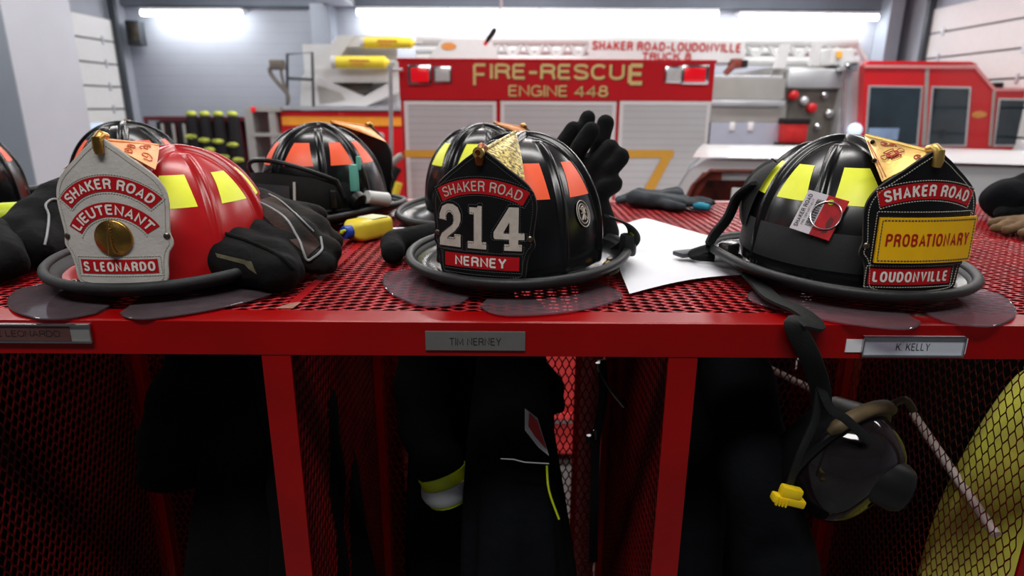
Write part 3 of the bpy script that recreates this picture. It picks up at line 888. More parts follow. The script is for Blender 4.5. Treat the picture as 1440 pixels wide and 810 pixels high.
def holder(parent, F, H, m, style, zs=1.0):
    """tent of sheet brass from the crown to the tip of the front piece, with a knuckle"""
    C = dome(0, 0.87, 0.004); C.z = ZD + (C.z - ZD) * zs
    Pk = F(0, H * 0.99, 0.001)
    mb = MB()
    panels = {}
    for s in (1, -1):
        Q = F(s * 0.052, H * 0.79, -0.001)
        def f(u, v, s=s, Q=Q, d=0.0):
            e = Pk.lerp(Q, v); p = C.lerp(e, 0.04 + 0.96 * u)
            nn = Vector((s * 0.7, 0, 0.7))
            return p + nn * (0.004 * math.sin(u * math.pi) * math.sin(v * math.pi * 0.9) + d)
        panels[s] = f
        mb.grid(f, 14, 10).grid(lambda u, v, f=f: f(u, v, d=-0.0014), 14, 10)
    mb.tube([panels[1](k / 10, 0.0) for k in range(11)], 0.0022, 8)
    hp = mb.build('badge_holder', m, parent, True)
    kn = MB()
    k0 = F(0, H * 0.985, 0.002); k1 = F(0, H * 0.985 - 0.0135, 0.006)
    kn.tube([k0 + Vector((0, 0.012, 0.004)), k0 + Vector((0, 0.002, 0.006)), F(0, H * 0.99, 0.007) + Vector((0, 0, 0.001)), k1.lerp(k0, 0.4) + Vector((0, -0.003, 0)), k1], [0.0042, 0.0052, 0.0057, 0.0055, 0.0048], 14)
    kn.build('knuckle', {'red': 'brass', 'mid': 'copper', 'prob': 'gold_plate'}.get(style, 'brass'), hp, True)
    if style == 'mid':
        q = MB().lathe([(0.0066, -0.004), (0.0068, 0.0015), (0.0035, 0.0022), (0.003, -0.002), (0.0001, -0.002)], Matrix.Translation(F(0, H * 0.985, 0.0105)) @ Matrix.Rotation(rad(90), 4, 'X'), 20)
        q.build('rivet', 'gold_plate', hp, True)
    # engraving
    eng = MB()
    for s in (1, -1):
        f = panels[s]
        def L(pts, r=0.0005): eng.tube([f(u, v) + Vector((s * 0.0006, 0, 0.0006)) for u, v in pts], r, 5)
        def scroll(cu, cv, sc, tw=1):
            L([(cu + sc * (1 - k / 16) * math.cos(tw * k * 0.6), cv + sc * 1.6 * (1 - k / 16) * math.sin(tw * k * 0.6)) for k in range(15)], 0.0006)
        if style == 'prob':
            L([(0.15, 0.8), (0.5, 0.86), (0.97, 0.90)]); L([(0.16, 0.9), (0.5, 0.93), (0.97, 0.955)], 0.0004)
            scroll(0.42, 0.3, 0.09); scroll(0.52, 0.22, 0.06, -1); scroll(0.93, 0.22, 0.05)
        elif style == 'red':
            for q in ((0.55, 0.5, 0.10), (0.72, 0.28, 0.08), (0.78, 0.72, 0.12), (0.9, 0.4, 0.07), (0.4, 0.45, 0.09)): scroll(*q, 1 if q[0] > 0.6 else -1)
    if eng.v: eng.build('engraving', 'engrave_red' if style == 'prob' else 'engrave_orange', hp, True)
    if style == 'prob':
        mc = MB(); f = panels[-1]; cu, cv = 0.70, 0.50
        A = f(cu, cv); ex = (f(cu + 0.02, cv) - f(cu - 0.02, cv)).normalized(); ey0 = f(cu, cv - 0.02) - f(cu, cv + 0.02)
        ey = (ey0 - ex * ey0.dot(ex)).normalized(); nn = ex.cross(ey)
        if nn.dot(Vector((-0.7, 0, 0.7))) < 0: nn = -nn
        G = lambda x, y, o=0: A + ex * x + ey * y + nn * (0.0012 + o)
        for k in range(4):                      # maltese cross: four flared arms
            R = Matrix.Rotation(k * math.pi / 2, 2)
            arm = [(-0.0022, 0.003), (-0.0055, 0.0105), (-0.002, 0.0116), (0.002, 0.0116), (0.0055, 0.0105), (0.0022, 0.003)]
            q = [R @ Vector(a) for a in arm]
            mc.tube([G(a.x, a.y) for a in q], 0.00055, 5, True)
        mc.tube([G(0.0062 * math.cos(k * 0.314), 0.0062 * math.sin(k * 0.314)) for k in range(20)], 0.0007, 5, True)
        poly_fill(mc, [(0.0055 * math.cos(k * 0.314), 0.0055 * math.sin(k * 0.314)) for k in range(20)], lambda x, y, o: G(x, y, o), 0.0001)
        mc.build('maltese_cross', 'engrave_red', hp)
        tx = MB(); lettering(tx, 'FD', lambda x, y: G(-x if False else x, y, 0.0007), 0.0068, 0.0046, 0.02); tx.build('lettering', 'gold_plate', hp)
        bl = MB()
        for u, v in ((0.28, 0.62), (0.62, 0.97)): bl.sphere(f(u, v) + Vector((-0.001, 0, 0.001)), 0.0028, 12, 8)
        bl.build('bolt', 'bolt_dark', hp, True)
    return hp

def front_piece(parent, style):
    """the leather front with its panels and letters; returns the mapping"""
    H = SHS[style]
    F = shield_fn(H)
    W = {'red': 0.0620, 'mid': 0.0665, 'prob': 0.067, 'plain': 0.064}[style]
    mb, ol = shield_body(W, H, F)
    white = style == 'red'
    sh = mb.build('front_piece', 'leather_white' if white else 'leather_black', parent, True)
    T = 0.0042
    edge_cord(ol, F, T * 0.5, 0.0016 if not white else 0.0012).build('edging', 'leather_edge' if not white else 'letter_bone', sh, True)
    if style == 'plain': return sh, F, H
    o1, o2, o3 = T + 0.0006, T + 0.0011, T + 0.0014
    st = MB()
    stitches(st, inset(ol, 0.0042), F, T + 0.0003, True)
    for s in (1, -1): rivet(MB(), s * W * 0.90, H * 0.335, F, T, 0.0037).build('rivet', 'bolt', sh, True)
    if style == 'red':
        c1, r1, ph1 = 0.0505, 0.0660, 0.86
        arc_band(c1, r1 - 0.0085, r1 + 0.0085, ph1, F, o1).build('department_band', 'panel_red', sh)
        tx = MB(); arc_text(tx, 'SHAKER ROAD', c1, r1, ph1 * 0.93, 0.0118, F, o2, 0.03); tx.build('lettering', 'letter_white', sh)
        stitches(st, arc_pts(c1, r1 + 0.0105, ph1 + 0.03) + arc_pts(c1, r1 - 0.0105, ph1 + 0.03)[::-1], F, T + 0.0003, True)
        c2, r2, ph2 = 0.0370, 0.0505, 1.02
        arc_band(c2, r2 - 0.0082, r2 + 0.0082, ph2, F, o1).build('rank_band', 'panel_red', sh)
        tx = MB(); arc_text(tx, 'LIEUTENANT', c2, r2, ph2 * 0.96, 0.0118, F, o2, 0.03); tx.build('lettering', 'letter_white', sh)
        stitches(st, arc_pts(c2, r2 - 0.0102, ph2 + 0.1), F, T + 0.0003)
        rect_panel(-0.043, 0.043, 0.0130, 0.0295, F, o1).build('name_panel', 'panel_red', sh)
        tx = MB(); lettering(tx, 'S LEONARDO', lambda x, y: F(x, 0.02125 + y, o2), 0.080, 0.0115, 0.035); tx.build('lettering', 'letter_white', sh)
        stitches(st, rect_pts(-0.0465, 0.0465, 0.0100, 0.0330), F, T + 0.0003, True)
        bd = MB(); p = F(0.0, 0.0545, T); n = (F(0, 0.0545, 0.02) - p).normalized()
        q = n.to_track_quat('Z', 'Y').to_matrix().to_4x4(); q.translation = p
        bd.lathe([(0.0212, -0.001), (0.0214, 0.0012), (0.0208, 0.0022), (0.0200, 0.0026), (0.0165, 0.0042), (0.012, 0.0058), (0.006, 0.0066), (0.0001, 0.0068)], q, 48)
        bdo = bd.build('brass_disc', 'brass', sh, True)
        # embossed speaking trumpet on the disc
        tr = MB(); tr.tube([F(-0.001, 0.0385, T + 0.004), F(-0.0012, 0.0465, T + 0.0062), F(-0.0012, 0.0565, T + 0.0066), F(-0.001, 0.0665, T + 0.0052), F(-0.001, 0.0715, T + 0.003)], [0.0052, 0.0030, 0.0026, 0.0022, 0.0026], 12)
        for k in range(7): tr.tube([F(-0.0045, 0.0445 + k * 0.0036, T + 0.0062), F(0.0025, 0.0450 + k * 0.0036, T + 0.0068)], 0.0007, 6)
        tr.build('trumpet_emblem', 'brass', bdo, True)
    if style == 'mid':
        c1, r1, ph1 = -0.0080, 0.1200, 0.475
        arc_band(c1, r1 - 0.0092, r1 + 0.0085, ph1, F, o1).build('department_band', 'panel_red', sh)
        tx = MB(); arc_text(tx, 'SHAKER ROAD', c1, r1, ph1 * 0.90, 0.0120, F, o2, 0.012); tx.build('lettering', 'letter_bone', sh)
        stitches(st, arc_pts(c1, r1 + 0.0108, ph1 + 0.03) + arc_pts(c1, r1 - 0.0112, ph1 + 0.03)[::-1], F, T + 0.0003, True)
        # slab numerals
        two = [(-.5, .62), (-.5, .74), (-.36, .93), (-.12, 1.0), (.14, 1.0), (.36, .93), (.48, .78), (.48, .62), (.40, .50), (.22, .37), (-.12, .22), (.20, .22), (.20, .30), (.48, .30), (.48, 0), (-.5, 0), (-.5, .16), (-.38, .30), (.10, .52), (.16, .62), (.14, .74), (.02, .81), (-.10, .79), (-.18, .72), (-.16, .60)]
        one = [(-.36, .80), (-.36, .96), (.0, .96), (.04, 1.0), (.22, 1.0), (.22, .17), (.44, .17), (.44, 0), (-.44, 0), (-.44, .17), (-.14, .17), (-.14, .80)]
        four = [(-.52, .30), (-.52, .42), (-.02, 1.0), (.30, 1.0), (.30, .42), (.50, .42), (.50, .26), (.30, .26), (.30, .15), (.42, .15), (.42, 0), (-.16, 0), (-.16, .15), (.0, .15), (.0, .26), (-.48, .26)]
        hole = [(-.19, .42), (.0, .42), (.0, .66)]
        nb = MB(); bk = MB()
        for gl, cx, w in ((two, -0.0405, 0.031), (one, -0.0040, 0.027), (four, 0.0355, 0.036)):
            poly_fill(nb, [(cx + x * w, 0.0365 + y * 0.0520) for x, y in gl], F, o1)
            stitches(st, [(cx + x * w * 1.16, 0.0365 + 0.0260 + (y - 0.5) * 0.0520 * 1.13) for x, y in gl], F, T + 0.0004, True)
        nb.build('numerals', 'letter_bone', sh)
        poly_fill(bk, [(0.0355 + x * 0.036, 0.0365 + y * 0.0520) for x, y in hole], F, o2); bk.build('numeral_eye', 'leather_black', sh)
        rect_panel(-0.048, 0.048, 0.0120, 0.0290, F, o1).build('name_panel', 'panel_red', sh)
        tx = MB(); lettering(tx, 'NERNEY', lambda x, y: F(x, 0.0205 + y, o2), 0.066, 0.0122, 0.03); tx.build('lettering', 'letter_white', sh)
        stitches(st, rect_pts(-0.0515, 0.0515, 0.0090, 0.0320), F, T + 0.0003, True)
        stitches(st, [(-0.050, 0.0045), (0.0, 0.004), (0.050, 0.0045)], F, T + 0.0003)
    if style == 'prob':
        c1, r1, ph1 = -0.0410, 0.1570, 0.358
        arc_band(c1, r1 - 0.0095, r1 + 0.0088, ph1, F, o1).build('department_band', 'panel_red', sh)
        tx = MB(); arc_text(tx, 'SHAKER ROAD', c1, r1, ph1 * 0.90, 0.0130, F, o2, 0.03); tx.build('lettering', 'letter_white', sh)
        stitches(st, arc_pts(c1, r1 + 0.0108, ph1 - 0.004) + arc_pts(c1, r1 - 0.0115, ph1 + 0.008)[::-1], F, T + 0.0003, True)
        # stacked leather keepers behind the yellow rank panel
        rect_panel(-0.055, 0.060, 0.030, 0.0930, F, o1).build('leather_backing', 'leather_black', sh)
        stitches(st, rect_pts(-0.0542, 0.0590, 0.031, 0.0920), F, o1 + 0.0003, True)
        yp = MB().grid(lambda u, v: F(-0.052 + 0.116 * u, 0.0350 + 0.0510 * v, 0.0095), 10, 4).grid(lambda u, v: F(-0.052 + 0.116 * u, 0.0350 + 0.0510 * v, 0.0060), 10, 4)
        rp = rect_pts(-0.052, 0.064, 0.0350, 0.0860); n = len(rp)
        yp.add([F(x, v, 0.0095) for x, v in rp] + [F(x, v, 0.006) for x, v in rp], [[i, (i + 1) % n, (i + 1) % n + n, i + n] for i in range(n)])
        yp.build('rank_panel', 'panel_yellow', sh)
        s2 = MB(); stitches(s2, rect_pts(-0.0492, 0.0612, 0.0377, 0.0833), F, 0.0097, True, w=0.0006, dash=0.0022); s2.build('panel_stitching', 'thread_dark', sh)
        tx = MB(); lettering(tx, 'PROBATIONARY', lambda x, y: F(0.006 + x, 0.0615 + y, 0.0100), 0.0990, 0.0140, 0.012); tx.build('lettering', 'letter_red', sh)
        rect_panel(-0.0540, 0.0440, 0.0085, 0.0275, F, o1).build('town_panel', 'panel_red', sh)
        tx = MB(); lettering(tx, 'LOUDONVILLE', lambda x, y: F(-0.005 + x, 0.0180 + y, o2), 0.089, 0.0125, 0.03); tx.build('lettering', 'letter_white', sh)
        stitches(st, rect_pts(-0.0570, 0.0470, 0.0055, 0.0300), F, T + 0.0003, True)
    st.build('stitching', 'thread_dark' if style == 'mid' else 'thread_light', sh)
    return sh, F, H

STK = {}
def sticker_meshes(m):
    if m not in STK:
        out = []
        for k in range(8):
            a = k * math.pi / 4
            if k in (0, 7) and False: continue
            out.append(sticker(a + 0.15, a + math.pi / 4 - 0.15, 0.37, 0.60).mesh('reflective_patch', m, True))
        STK[m] = out
    return STK[m]
LOBES = {}
def lobes(m):
    if m not in LOBES: LOBES[m] = [eye_lobe(s).mesh('eye_shield', m, True) for s in (1, -1)]
    return LOBES[m]

def helmet(label, loc, yaw, style, shell='black', patch='tape_lime', lobe='eye_shield_clear', group=None, trim=None, pitch=0.0, roll=0.0, skip=()):
    t = thing('fire_helmet', label, 'helmet', loc, yaw, group)
    t.rotation_euler = (pitch, roll, yaw)
    zs = 0.885 if style == 'red' else 1.0
    def low(o): o.scale = (1, 1, zs); o.location = (0, 0, ZD * (1 - zs)); return o
    low(put('shell', SHELL_RED if shell == 'red' else SHELL, t))
    put('brim', BRIM_RED if shell == 'red' else BRIM, t)
    put('edge_trim', with_mat(BEADW, 'brim_trim') if trim == 'wide' else BEAD, t)
    put('liner', LINER, t)
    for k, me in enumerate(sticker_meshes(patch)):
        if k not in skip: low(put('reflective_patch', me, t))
    if lobe:
        for me in lobes(lobe): put('eye_shield', me, t)
    sh, F, H = front_piece(t, style if style in ('red', 'mid', 'prob') else 'plain')
    holder(t, F, H, {'red': 'gold_warm', 'mid': 'gold_engraved', 'prob': 'gold_plate'}.get(style, 'gold_warm'), style, zs)
    # brim bolts
    for az in (0.55, -0.55, 1.75, -1.75):
        r = d_r(az) + 0.012
        MB().lathe([(0.005, 0), (0.005, 0.003), (0.003, 0.0045), (0.0001, 0.0047)], Matrix.Translation((r * math.sin(az), -r * math.cos(az), 0.018)), 14).build('brim_bolt', 'bolt', t, True)
    return t

HZ = ZT + 0.0015
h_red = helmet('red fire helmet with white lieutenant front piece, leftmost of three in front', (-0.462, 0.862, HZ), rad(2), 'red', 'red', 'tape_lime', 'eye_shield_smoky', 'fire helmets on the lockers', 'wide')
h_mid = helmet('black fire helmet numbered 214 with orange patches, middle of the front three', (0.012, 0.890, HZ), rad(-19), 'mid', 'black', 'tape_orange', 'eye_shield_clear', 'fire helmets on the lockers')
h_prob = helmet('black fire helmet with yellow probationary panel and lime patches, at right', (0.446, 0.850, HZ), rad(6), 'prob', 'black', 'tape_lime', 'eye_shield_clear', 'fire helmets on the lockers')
# ================================================================ extras fixed to the three front helmets
# 214: round emblem patch on the side, rear strap hardware
def dome_disc(parent, az, t, r, name='emblem_patch'):
    p = dome(az, t, 0.0008, False); n = (dome(az, t, 0.01, False) - p).normalized()
    ex = Vector((0, 0, 1)).cross(n).normalized(); ey = n.cross(ex)
    G = lambda x, y, o=0.0: p + ex * x + ey * y + n * (o + 0.0006 - (x * x + y * y) * 1.5)
    mb = MB(); poly_fill(mb, [(r * 0.82 * math.cos(k * 0.2094), r * math.sin(k * 0.2094)) for k in range(30)], lambda x, y, o: G(x, y, o), 0.0)
    o = mb.build(name, 'leather_black', parent)
    em = MB()
    for q in (1.0, 0.74): em.tube([G(r * 0.82 * q * math.cos(k * 0.2094), r * q * math.sin(k * 0.2094), 0.0004) for k in range(30)], 0.0007, 5, True)
    em.tube([G(-0.006, -0.008, 0.001), G(0.005, 0.007, 0.001)], 0.0011, 6).tube([G(0.006, -0.008, 0.001), G(-0.005, 0.007, 0.001)], 0.0011, 6)
    em.tube([G(0, -0.008, 0.001), G(0, 0.008, 0.001)], 0.0013, 6)
    em.tube([G(-0.004, 0.008, 0.001), G(0.001, 0.0095, 0.001), G(0.005, 0.006, 0.001)], 0.0011, 6)
    em.tube([G(-0.005, 0.001, 0.001), G(0.005, 0.001, 0.001)], 0.0009, 6)
    em.build('emblem', 'letter_bone', o)
dome_disc(h_mid, 1.12, 0.27, 0.0175)
for k in (0, 1):
    az = 1.38 + 0.06 * k; r = d_r(az) + 0.016
    MB().sphere((r * math.sin(az), -r * math.cos(az), 0.022), 0.0055, 12, 8).build('brim_bolt', 'brass', h_mid, True)
def brim_pt(az, k=1.0, dz=0.0):
    r = b_r(az) * k
    return Vector((r * math.sin(az), -r * math.cos(az), brim_z(az, 1) + dz))
# strap + buckle cluster at the back right of the 214 helmet
m = MB()
m.tube(spline([brim_pt(1.75, 0.80, 0.05), brim_pt(1.85, 1.0, 0.035), brim_pt(2.05, 1.05, 0.01), brim_pt(2.3, 0.92, -0.016)], 6), [1.0] * 19, 10, False, (0.022, 0.004, Vector((0, 0, 1))))
m.build('chin_strap', 'strap', h_mid, True)
m = MB().box(brim_pt(1.86, 0.99, 0.010), (0.016, 0.026, 0.026), 0.5, 0.005)
m.build('buckle', 'strap', h_mid, True)
m = MB().box(brim_pt(1.98, 1.00, -0.002), (0.024, 0.022, 0.020), 0.2, 0.005)
m.build('buckle', 'gray_plastic', h_mid, True)
MB().box(brim_pt(1.98, 1.03, 0.016), (0.006, 0.012, 0.018), 0.2, 0.002).build('buckle_tab', 'lime_plastic', h_mid, True)
MB().tube(spline([brim_pt(1.28, 0.92, -0.016), brim_pt(1.36, 0.97, -0.012), brim_pt(1.44, 0.92, -0.014)], 6), 0.006, 8).build('strap_end', 'lining', h_mid, True)

# probationary helmet: rubber band round the shell, ID tag tucked into it
def band(u, v, o=0.0):
    az = u * 2 * math.pi
    t = 0.055 + 0.17 * v
    return dome(az, t, 0.0035 + o, False)
MB().grid(lambda u, v: band(u, v), 160, 8, True).grid(lambda u, v: band(u, v, -0.003), 160, 8, True).build('rubber_band', 'rubber', h_prob, True)
# strap and folded ear flap behind it
m = MB()
m.tube(spline([dome(-1.95, 0.40, 0.012), dome(-2.1, 0.30, 0.022), brim_pt(-2.12, 0.88, 0.045), brim_pt(-2.05, 1.0, 0.018), brim_pt(-2.0, 1.05, 0.004)], 8), [1.0] * 33, 10, False, (0.024, 0.006, Vector((0, 0, 1))))
m.tube(spline([brim_pt(-2.0, 1.05, 0.0), brim_pt(-2.1, 1.16, -0.012), brim_pt(-2.2, 1.13, -0.020), brim_pt(-2.3, 0.95, -0.022)], 8), 0.006, 10)
m.build('chin_strap', 'strap', h_prob, True)
MB().grid(lambda u, v: dome(-1.85 - 0.8 * u, 0.16 + 0.40 * v, 0.006 + 0.012 * math.sin(u * math.pi) * math.sin(v * 3.1)), 24, 10).build('ear_flap', 'strap', h_prob, True)
MB().box(brim_pt(-2.25, 1.12, -0.016), (0.07, 0.026, 0.008), 0.3, 0.003).build('buckle', 'gray_plastic', h_prob, True)
MB().box(brim_pt(-2.05, 0.86, 0.0), (0.03, 0.02, 0.02), 0.5, 0.005).build('strap_clip', 'steel', h_prob, True)
MB().tube(spline([brim_pt(0.02, 0.99, -0.004), brim_pt(0.0, 0.8, 0.0)], 4), 0.003, 6).build('brim_clip', 'headband_khaki', h_prob, True)
# ID tag hanging at the band
hm = Matrix.Translation(h_prob.location) @ Matrix.Rotation(rad(6), 4, 'Z')
p = hm @ dome(-0.86, 0.20, 0.0085, False); q = hm @ dome(-0.86, 0.48, 0.0095, False); e = hm @ dome(-0.4934, 0.20, 0.0085, False)
ey = (q - p).normalized(); ex = (e - p); ex = (ex - ey * ex.dot(ey)).normalized(); en = ex.cross(ey)
if en.dot(Vector((0, -1, 0))) < 0: en = -en
tagm = Matrix((ex, ey, en)).transposed().to_4x4() @ Matrix.Rotation(rad(-14), 4, 'Z'); tagm.translation = p + en * 0.0025 + ex * 0.008
t = thing('accountability_tag', 'white and red plastic ID tag with barcode tucked at black helmet side', 'tag'); t.matrix_world = tagm
TW, TH = 0.050, 0.052
MB().box((TW * -0.25, TH / 2, 0), (TW * 0.5, TH, 0.0012), None, 0.0005).build('card', 'tag_white', t)
MB().box((TW * 0.25, TH / 2, 0), (TW * 0.5, TH, 0.0012), None, 0.0005).build('red_section', 'tag_red', t)
tx = MB()
vt = lambda cx, cy: (lambda x, y: Vector((cx - y, cy + x, 0.0009)))
lettering(tx, 'SHAKER ROAD', vt(-0.0195, 0.026), 0.043, 0.0052, 0.02); tx.build('lettering', 'ink', t); tx = MB(); lettering(tx, 'FIRE DEPARTMENT', vt(-0.0135, 0.026), 0.034, 0.0028, 0.0)
tx.build('lettering', 'ink', t)
bc = MB(); y = 0.010; k = 0
rr = random.Random(4)
while y < 0.044:
    wv = rr.choice([0.0005, 0.0009, 0.0014]); bc.box((-0.0055, y + wv / 2, 0.0009), (0.0085, wv, 0.0003)); y += wv + rr.choice([0.0006, 0.001])
bc.build('barcode', 'ink', t)
sm = MB().prism([(0.012, 0.006), (0.018, 0.008), (0.0195, 0.015), (0.0185, 0.026), (0.014, 0.0285), (0.0125, 0.019), (0.0145, 0.013)], lambda x, y, z: Vector((x, y, 0.0007 + z)), 0, 0.0002); sm.build('dark_print', mat('tag_print', (96, 14, 18), 0.5), t)
MB().tube([(0.009 + 0.0175 * math.cos(k * 0.2618), 0.0275 + 0.0175 * math.sin(k * 0.2618), 0.0028 + 0.0012 * math.sin(k * 0.52)) for k in range(24)], 0.0009, 8, True).build('ring', 'steel', t, True)
MB().lathe([(0.0034, 0.0007), (0.0034, 0.0013), (0.0018, 0.0013), (0.0018, 0.0007)], Matrix.Translation((0.0065, 0.0445, 0)), 20, False).build('grommet', 'lime_plastic', t)

# ================================================================ the second row of helmets
hb1 = helmet('black helmet with orange patches, half hidden behind the red lieutenant helmet', (-0.815, 1.36, HZ), rad(207), 'plain', 'black', 'tape_orange', None, 'fire helmets on the lockers')
hb2 = helmet('black helmet seen from behind, orange patches and goggles, between red helmet and 214', (-0.395, 1.335, HZ), rad(152), 'plain', 'black', 'tape_orange', None, 'fire helmets on the lockers')
hb3 = helmet('black helmet with lime patch peeking out behind the left side of helmet 214', (-0.055, 1.33, HZ), rad(148), 'plain', 'black', 'tape_lime', None, 'fire helmets on the lockers')
hb4 = helmet('black helmet with orange patches cut off by the left edge', (-1.122, 1.268, HZ), rad(224), 'plain', 'black', 'tape_orange', None, 'fire helmets on the lockers')
# goggles strapped round the back helmet
def gog(u, v, o=0.0):
    az = math.pi + 1.25 - 2.5 * u
    z = 0.030 + (0.048 + 0.026 * math.sin(u * math.pi)) * v
    r = d_r(az) + 0.012 + 0.006 * math.sin(v * math.pi) + o
    return Vector((r * math.sin(az), -r * math.cos(az), z))
hb2g = MB().grid(lambda u, v: gog(u, v), 40, 10).grid(lambda u, v: gog(u, v, -0.010), 40, 10).build('goggle_band', 'strap', hb2, True)
fr = MB()
fr.tube([gog(0.1 + 0.8 * k / 24, 0.98 + 0.35 * math.sin(k / 24 * math.pi) - (0.5 if k in (0, 24) else 0), 0.006) for k in range(25)], 0.0045, 8)
fr.tube(spline([gog(1.0, 0.9, 0.006), gog(1.08, 1.8, 0.0), gog(1.16, 2.2, 0.012), gog(1.25, 1.7, 0.02), gog(1.3, 0.8, 0.02)], 6), 0.005, 8)
fr.tube([gog(k / 20, 0.05, 0.006) for k in range(21)], 0.004, 8)
fr.build('goggle_frame', 'black_plastic', hb2g, True)
MB().grid(lambda u, v: gog(0.36 + 0.24 * u, 0.12 + 0.62 * v, 0.004), 10, 8).build('goggle_lens', 'gray_plastic', hb2g, True)
MB().tube([gog(0.345, 0.1, 0.006), gog(0.335, 0.85, 0.006)], 0.0025, 8).build('label_strip', 'white_plastic', hb2g, True)
MB().box(gog(0.16, 0.45, 0.008), (0.030, 0.012, 0.034), -0.7, 0.003).build('goggle_buckle', 'black_plastic', hb2g, True)
MB().lathe([(0.017, -0.005), (0.017, 0.008), (0.012, 0.013), (0.0001, 0.013)], Matrix.Translation(gog(0.03, 0.40, 0.014)) @ Matrix.Rotation(rad(60), 4, 'Y') , 16).build('lamp_knob', 'black_plastic', hb2, True)
MB().tube([gog(-0.03, 0.55, 0.010), gog(-0.16, 0.40, 0.018)], [0.013, 0.015], 16).build('helmet_light', 'white_plastic', hb2, True)
MB().box(gog(0.03, 1.25, 0.012), (0.016, 0.012, 0.052), 0.3, 0.003).box(gog(0.0, 1.9, 0.012), (0.008, 0.010, 0.026), 0.5, 0.002).build('lens_tag', 'teal_tag', hb2, True)

# bunched dark hood at the right edge
t = thing('cloth_hood', 'dark bunched cloth hood lying at the right edge behind the tan glove', 'hood')
h0 = at(1442, 278, 1.34)
soft('cloth', [((h0.x - 0.04, 1.34, ZT + 0.045), (h0.x + 0.08, 1.36, ZT + 0.05), 0.046, 0.055), ((h0.x - 0.03, 1.34, ZT + 0.07), (h0.x + 0.06, 1.38, ZT + 0.078), 0.022, 0.03)], 'coat_navy', t, 0.006, 4, 0.008, 22, 5)
soft('rolled_edge', [((h0.x - 0.062, 1.31, ZT + 0.022), (h0.x + 0.06, 1.28, ZT + 0.024), 0.019, 0.02)], 'glove_black', t, 0.005, 4, 0.004, 30, 6)

# ================================================================ gloves
ZG = ZT + 0.001
def hand_caps(scale=1.0, curl=0.25, spread=1.0, thumb=1.0, flat=0.62, fingers=(0.078, 0.088, 0.083, 0.066), fat=0.0125, cuff=0.10):
    """glove lying palm down: wrist at origin, fingers along +Y"""
    caps = []
    pw = 0.043
    for k in range(5):
        x = -pw + 2 * pw * k / 4
        caps.append(((x * 0.72, 0.005, 0.024), (x, 0.085, 0.022), 0.022, 0.018))
    for k, L in enumerate(fingers):
        x = -0.042 + 0.028 * k; a = (k - 1.5) * 0.11 * spread
        p = Vector((x, 0.088, 0.021)); dz = 0
        for j in range(3):
            l = L * (0.45, 0.32, 0.23)[j]
            b = -curl * (0.4 + j)
            d = Vector((math.sin(a) * math.cos(b), math.cos(a) * math.cos(b), math.sin(b) + 0.12))
            q = p + d * l; q.z = max(q.z, fat)
            caps.append((p, q, fat * (1.06 - 0.05 * j), fat * (1.02 - 0.05 * j))); p = q
    p = Vector((0.040, 0.02, 0.022)); q = Vector((0.075, 0.055, 0.018)); r = Vector((0.082, 0.095, 0.016))
    caps += [(p, q, 0.018, 0.0145), (q, r, 0.0145, 0.0125)]
    for k in range(4):
        x = -0.036 + 0.024 * k
        caps.append(((x, 0.01, 0.024), (x * 1.25, -cuff, 0.030), 0.021, 0.026))
    return [(Vector(a) * scale, Vector(b) * scale, ra * scale, rb * scale) for a, b, ra, rb in caps]
def cuff_ring(parent, scale, cuff, m='strap', lm='lining'):
    """open cuff end: rolled rim and the pale lining inside"""
    mb = MB()
    ring = [Vector((0.066 * math.cos(k * 0.2618), -cuff - 0.018, 0.031 + 0.027 * math.sin(k * 0.2618))) * scale for k in range(24)]
    mb.tube(ring, 0.0055 * scale, 8, True); mb.build('cuff_rim', m, parent, True)
    ln = MB(); c = Vector((0, -cuff - 0.0215, 0.026)) * scale
    ln.add([c + Vector((0.030 * scale * math.cos(k * 0.2618), -0.0012, 0.006 * scale * math.sin(k * 0.2618) )) for k in range(24)], [list(range(24))]); ln.build('lining', lm, parent)

def big_glove(name, label, loc, rz, m, seed, panel=True, scale=1.0, rot=None, group='black leather fire gloves', **kw):
    t = thing(name, label, 'glove', loc, rz, group, rot)
    cuff = kw.get('cuff', 0.10)
    o, bvh = soft('hand', hand_caps(scale, **kw), m, t, 0.0045, 5, 0.0035, 26, seed)
    cuff_ring(t, scale, cuff)
    if panel:
        outl = [(-0.034, -0.02), (-0.036, 0.055), (-0.028, 0.098), (0.026, 0.102), (0.036, 0.060), (0.030, -0.02), (0.024, -0.07), (-0.024, -0.07)]
        pl = spline([Vector((x, y, 0.2)) * scale for x, y in outl], 6, True)
        path = drape(bvh, pl, (0, 0, -1), -0.001)
        path = drape(bvh, pl, (0, 0, -1), 0.0008)
        MB().tube(path, 0.0016 * scale, 6, True).build('piping', 'piping', t, True)
        pm = MB(); n = 14
        def g(u, v):
            x = (-0.031 + 0.062 * u); y = -0.06 + 0.155 * v
            h = bvh.ray_cast(Vector((x, y, 0.2)) * scale, Vector((0, 0, -1)))
            return (h[0] + Vector((0, 0, 0.0009))) if h[0] is not None else Vector((x, y, 0.02)) * scale
        pm.grid(g, n, 24).build('knuckle_panel', 'glove_panel', t, True)
    return t
def cap(p, q, ra, rb):
    a = at(*p); b_ = at(*q)
    a.z = max(a.z, ZG + ra * 0.9); b_.z = max(b_.z, ZG + rb * 0.9)
    return (a, b_, ra, rb)
def sight(bvh, pts, lift=0.001):
    out = []
    for px, py in pts:
        d_ = (at(px, py, 1.0) - Vector((0, 0, EYE))).normalized()
        h = bvh.ray_cast(Vector((0, 0, EYE)), d_)
        if h[0] is not None: out.append(h[0] + h[1].normalized() * lift * (1 if h[1].dot(d_) < 0 else -1))
    return out
def px_spline(pts, n=8, closed=False): return [(p.x, p.y) for p in spline([(x, y, 0) for x, y in pts], n, closed)]
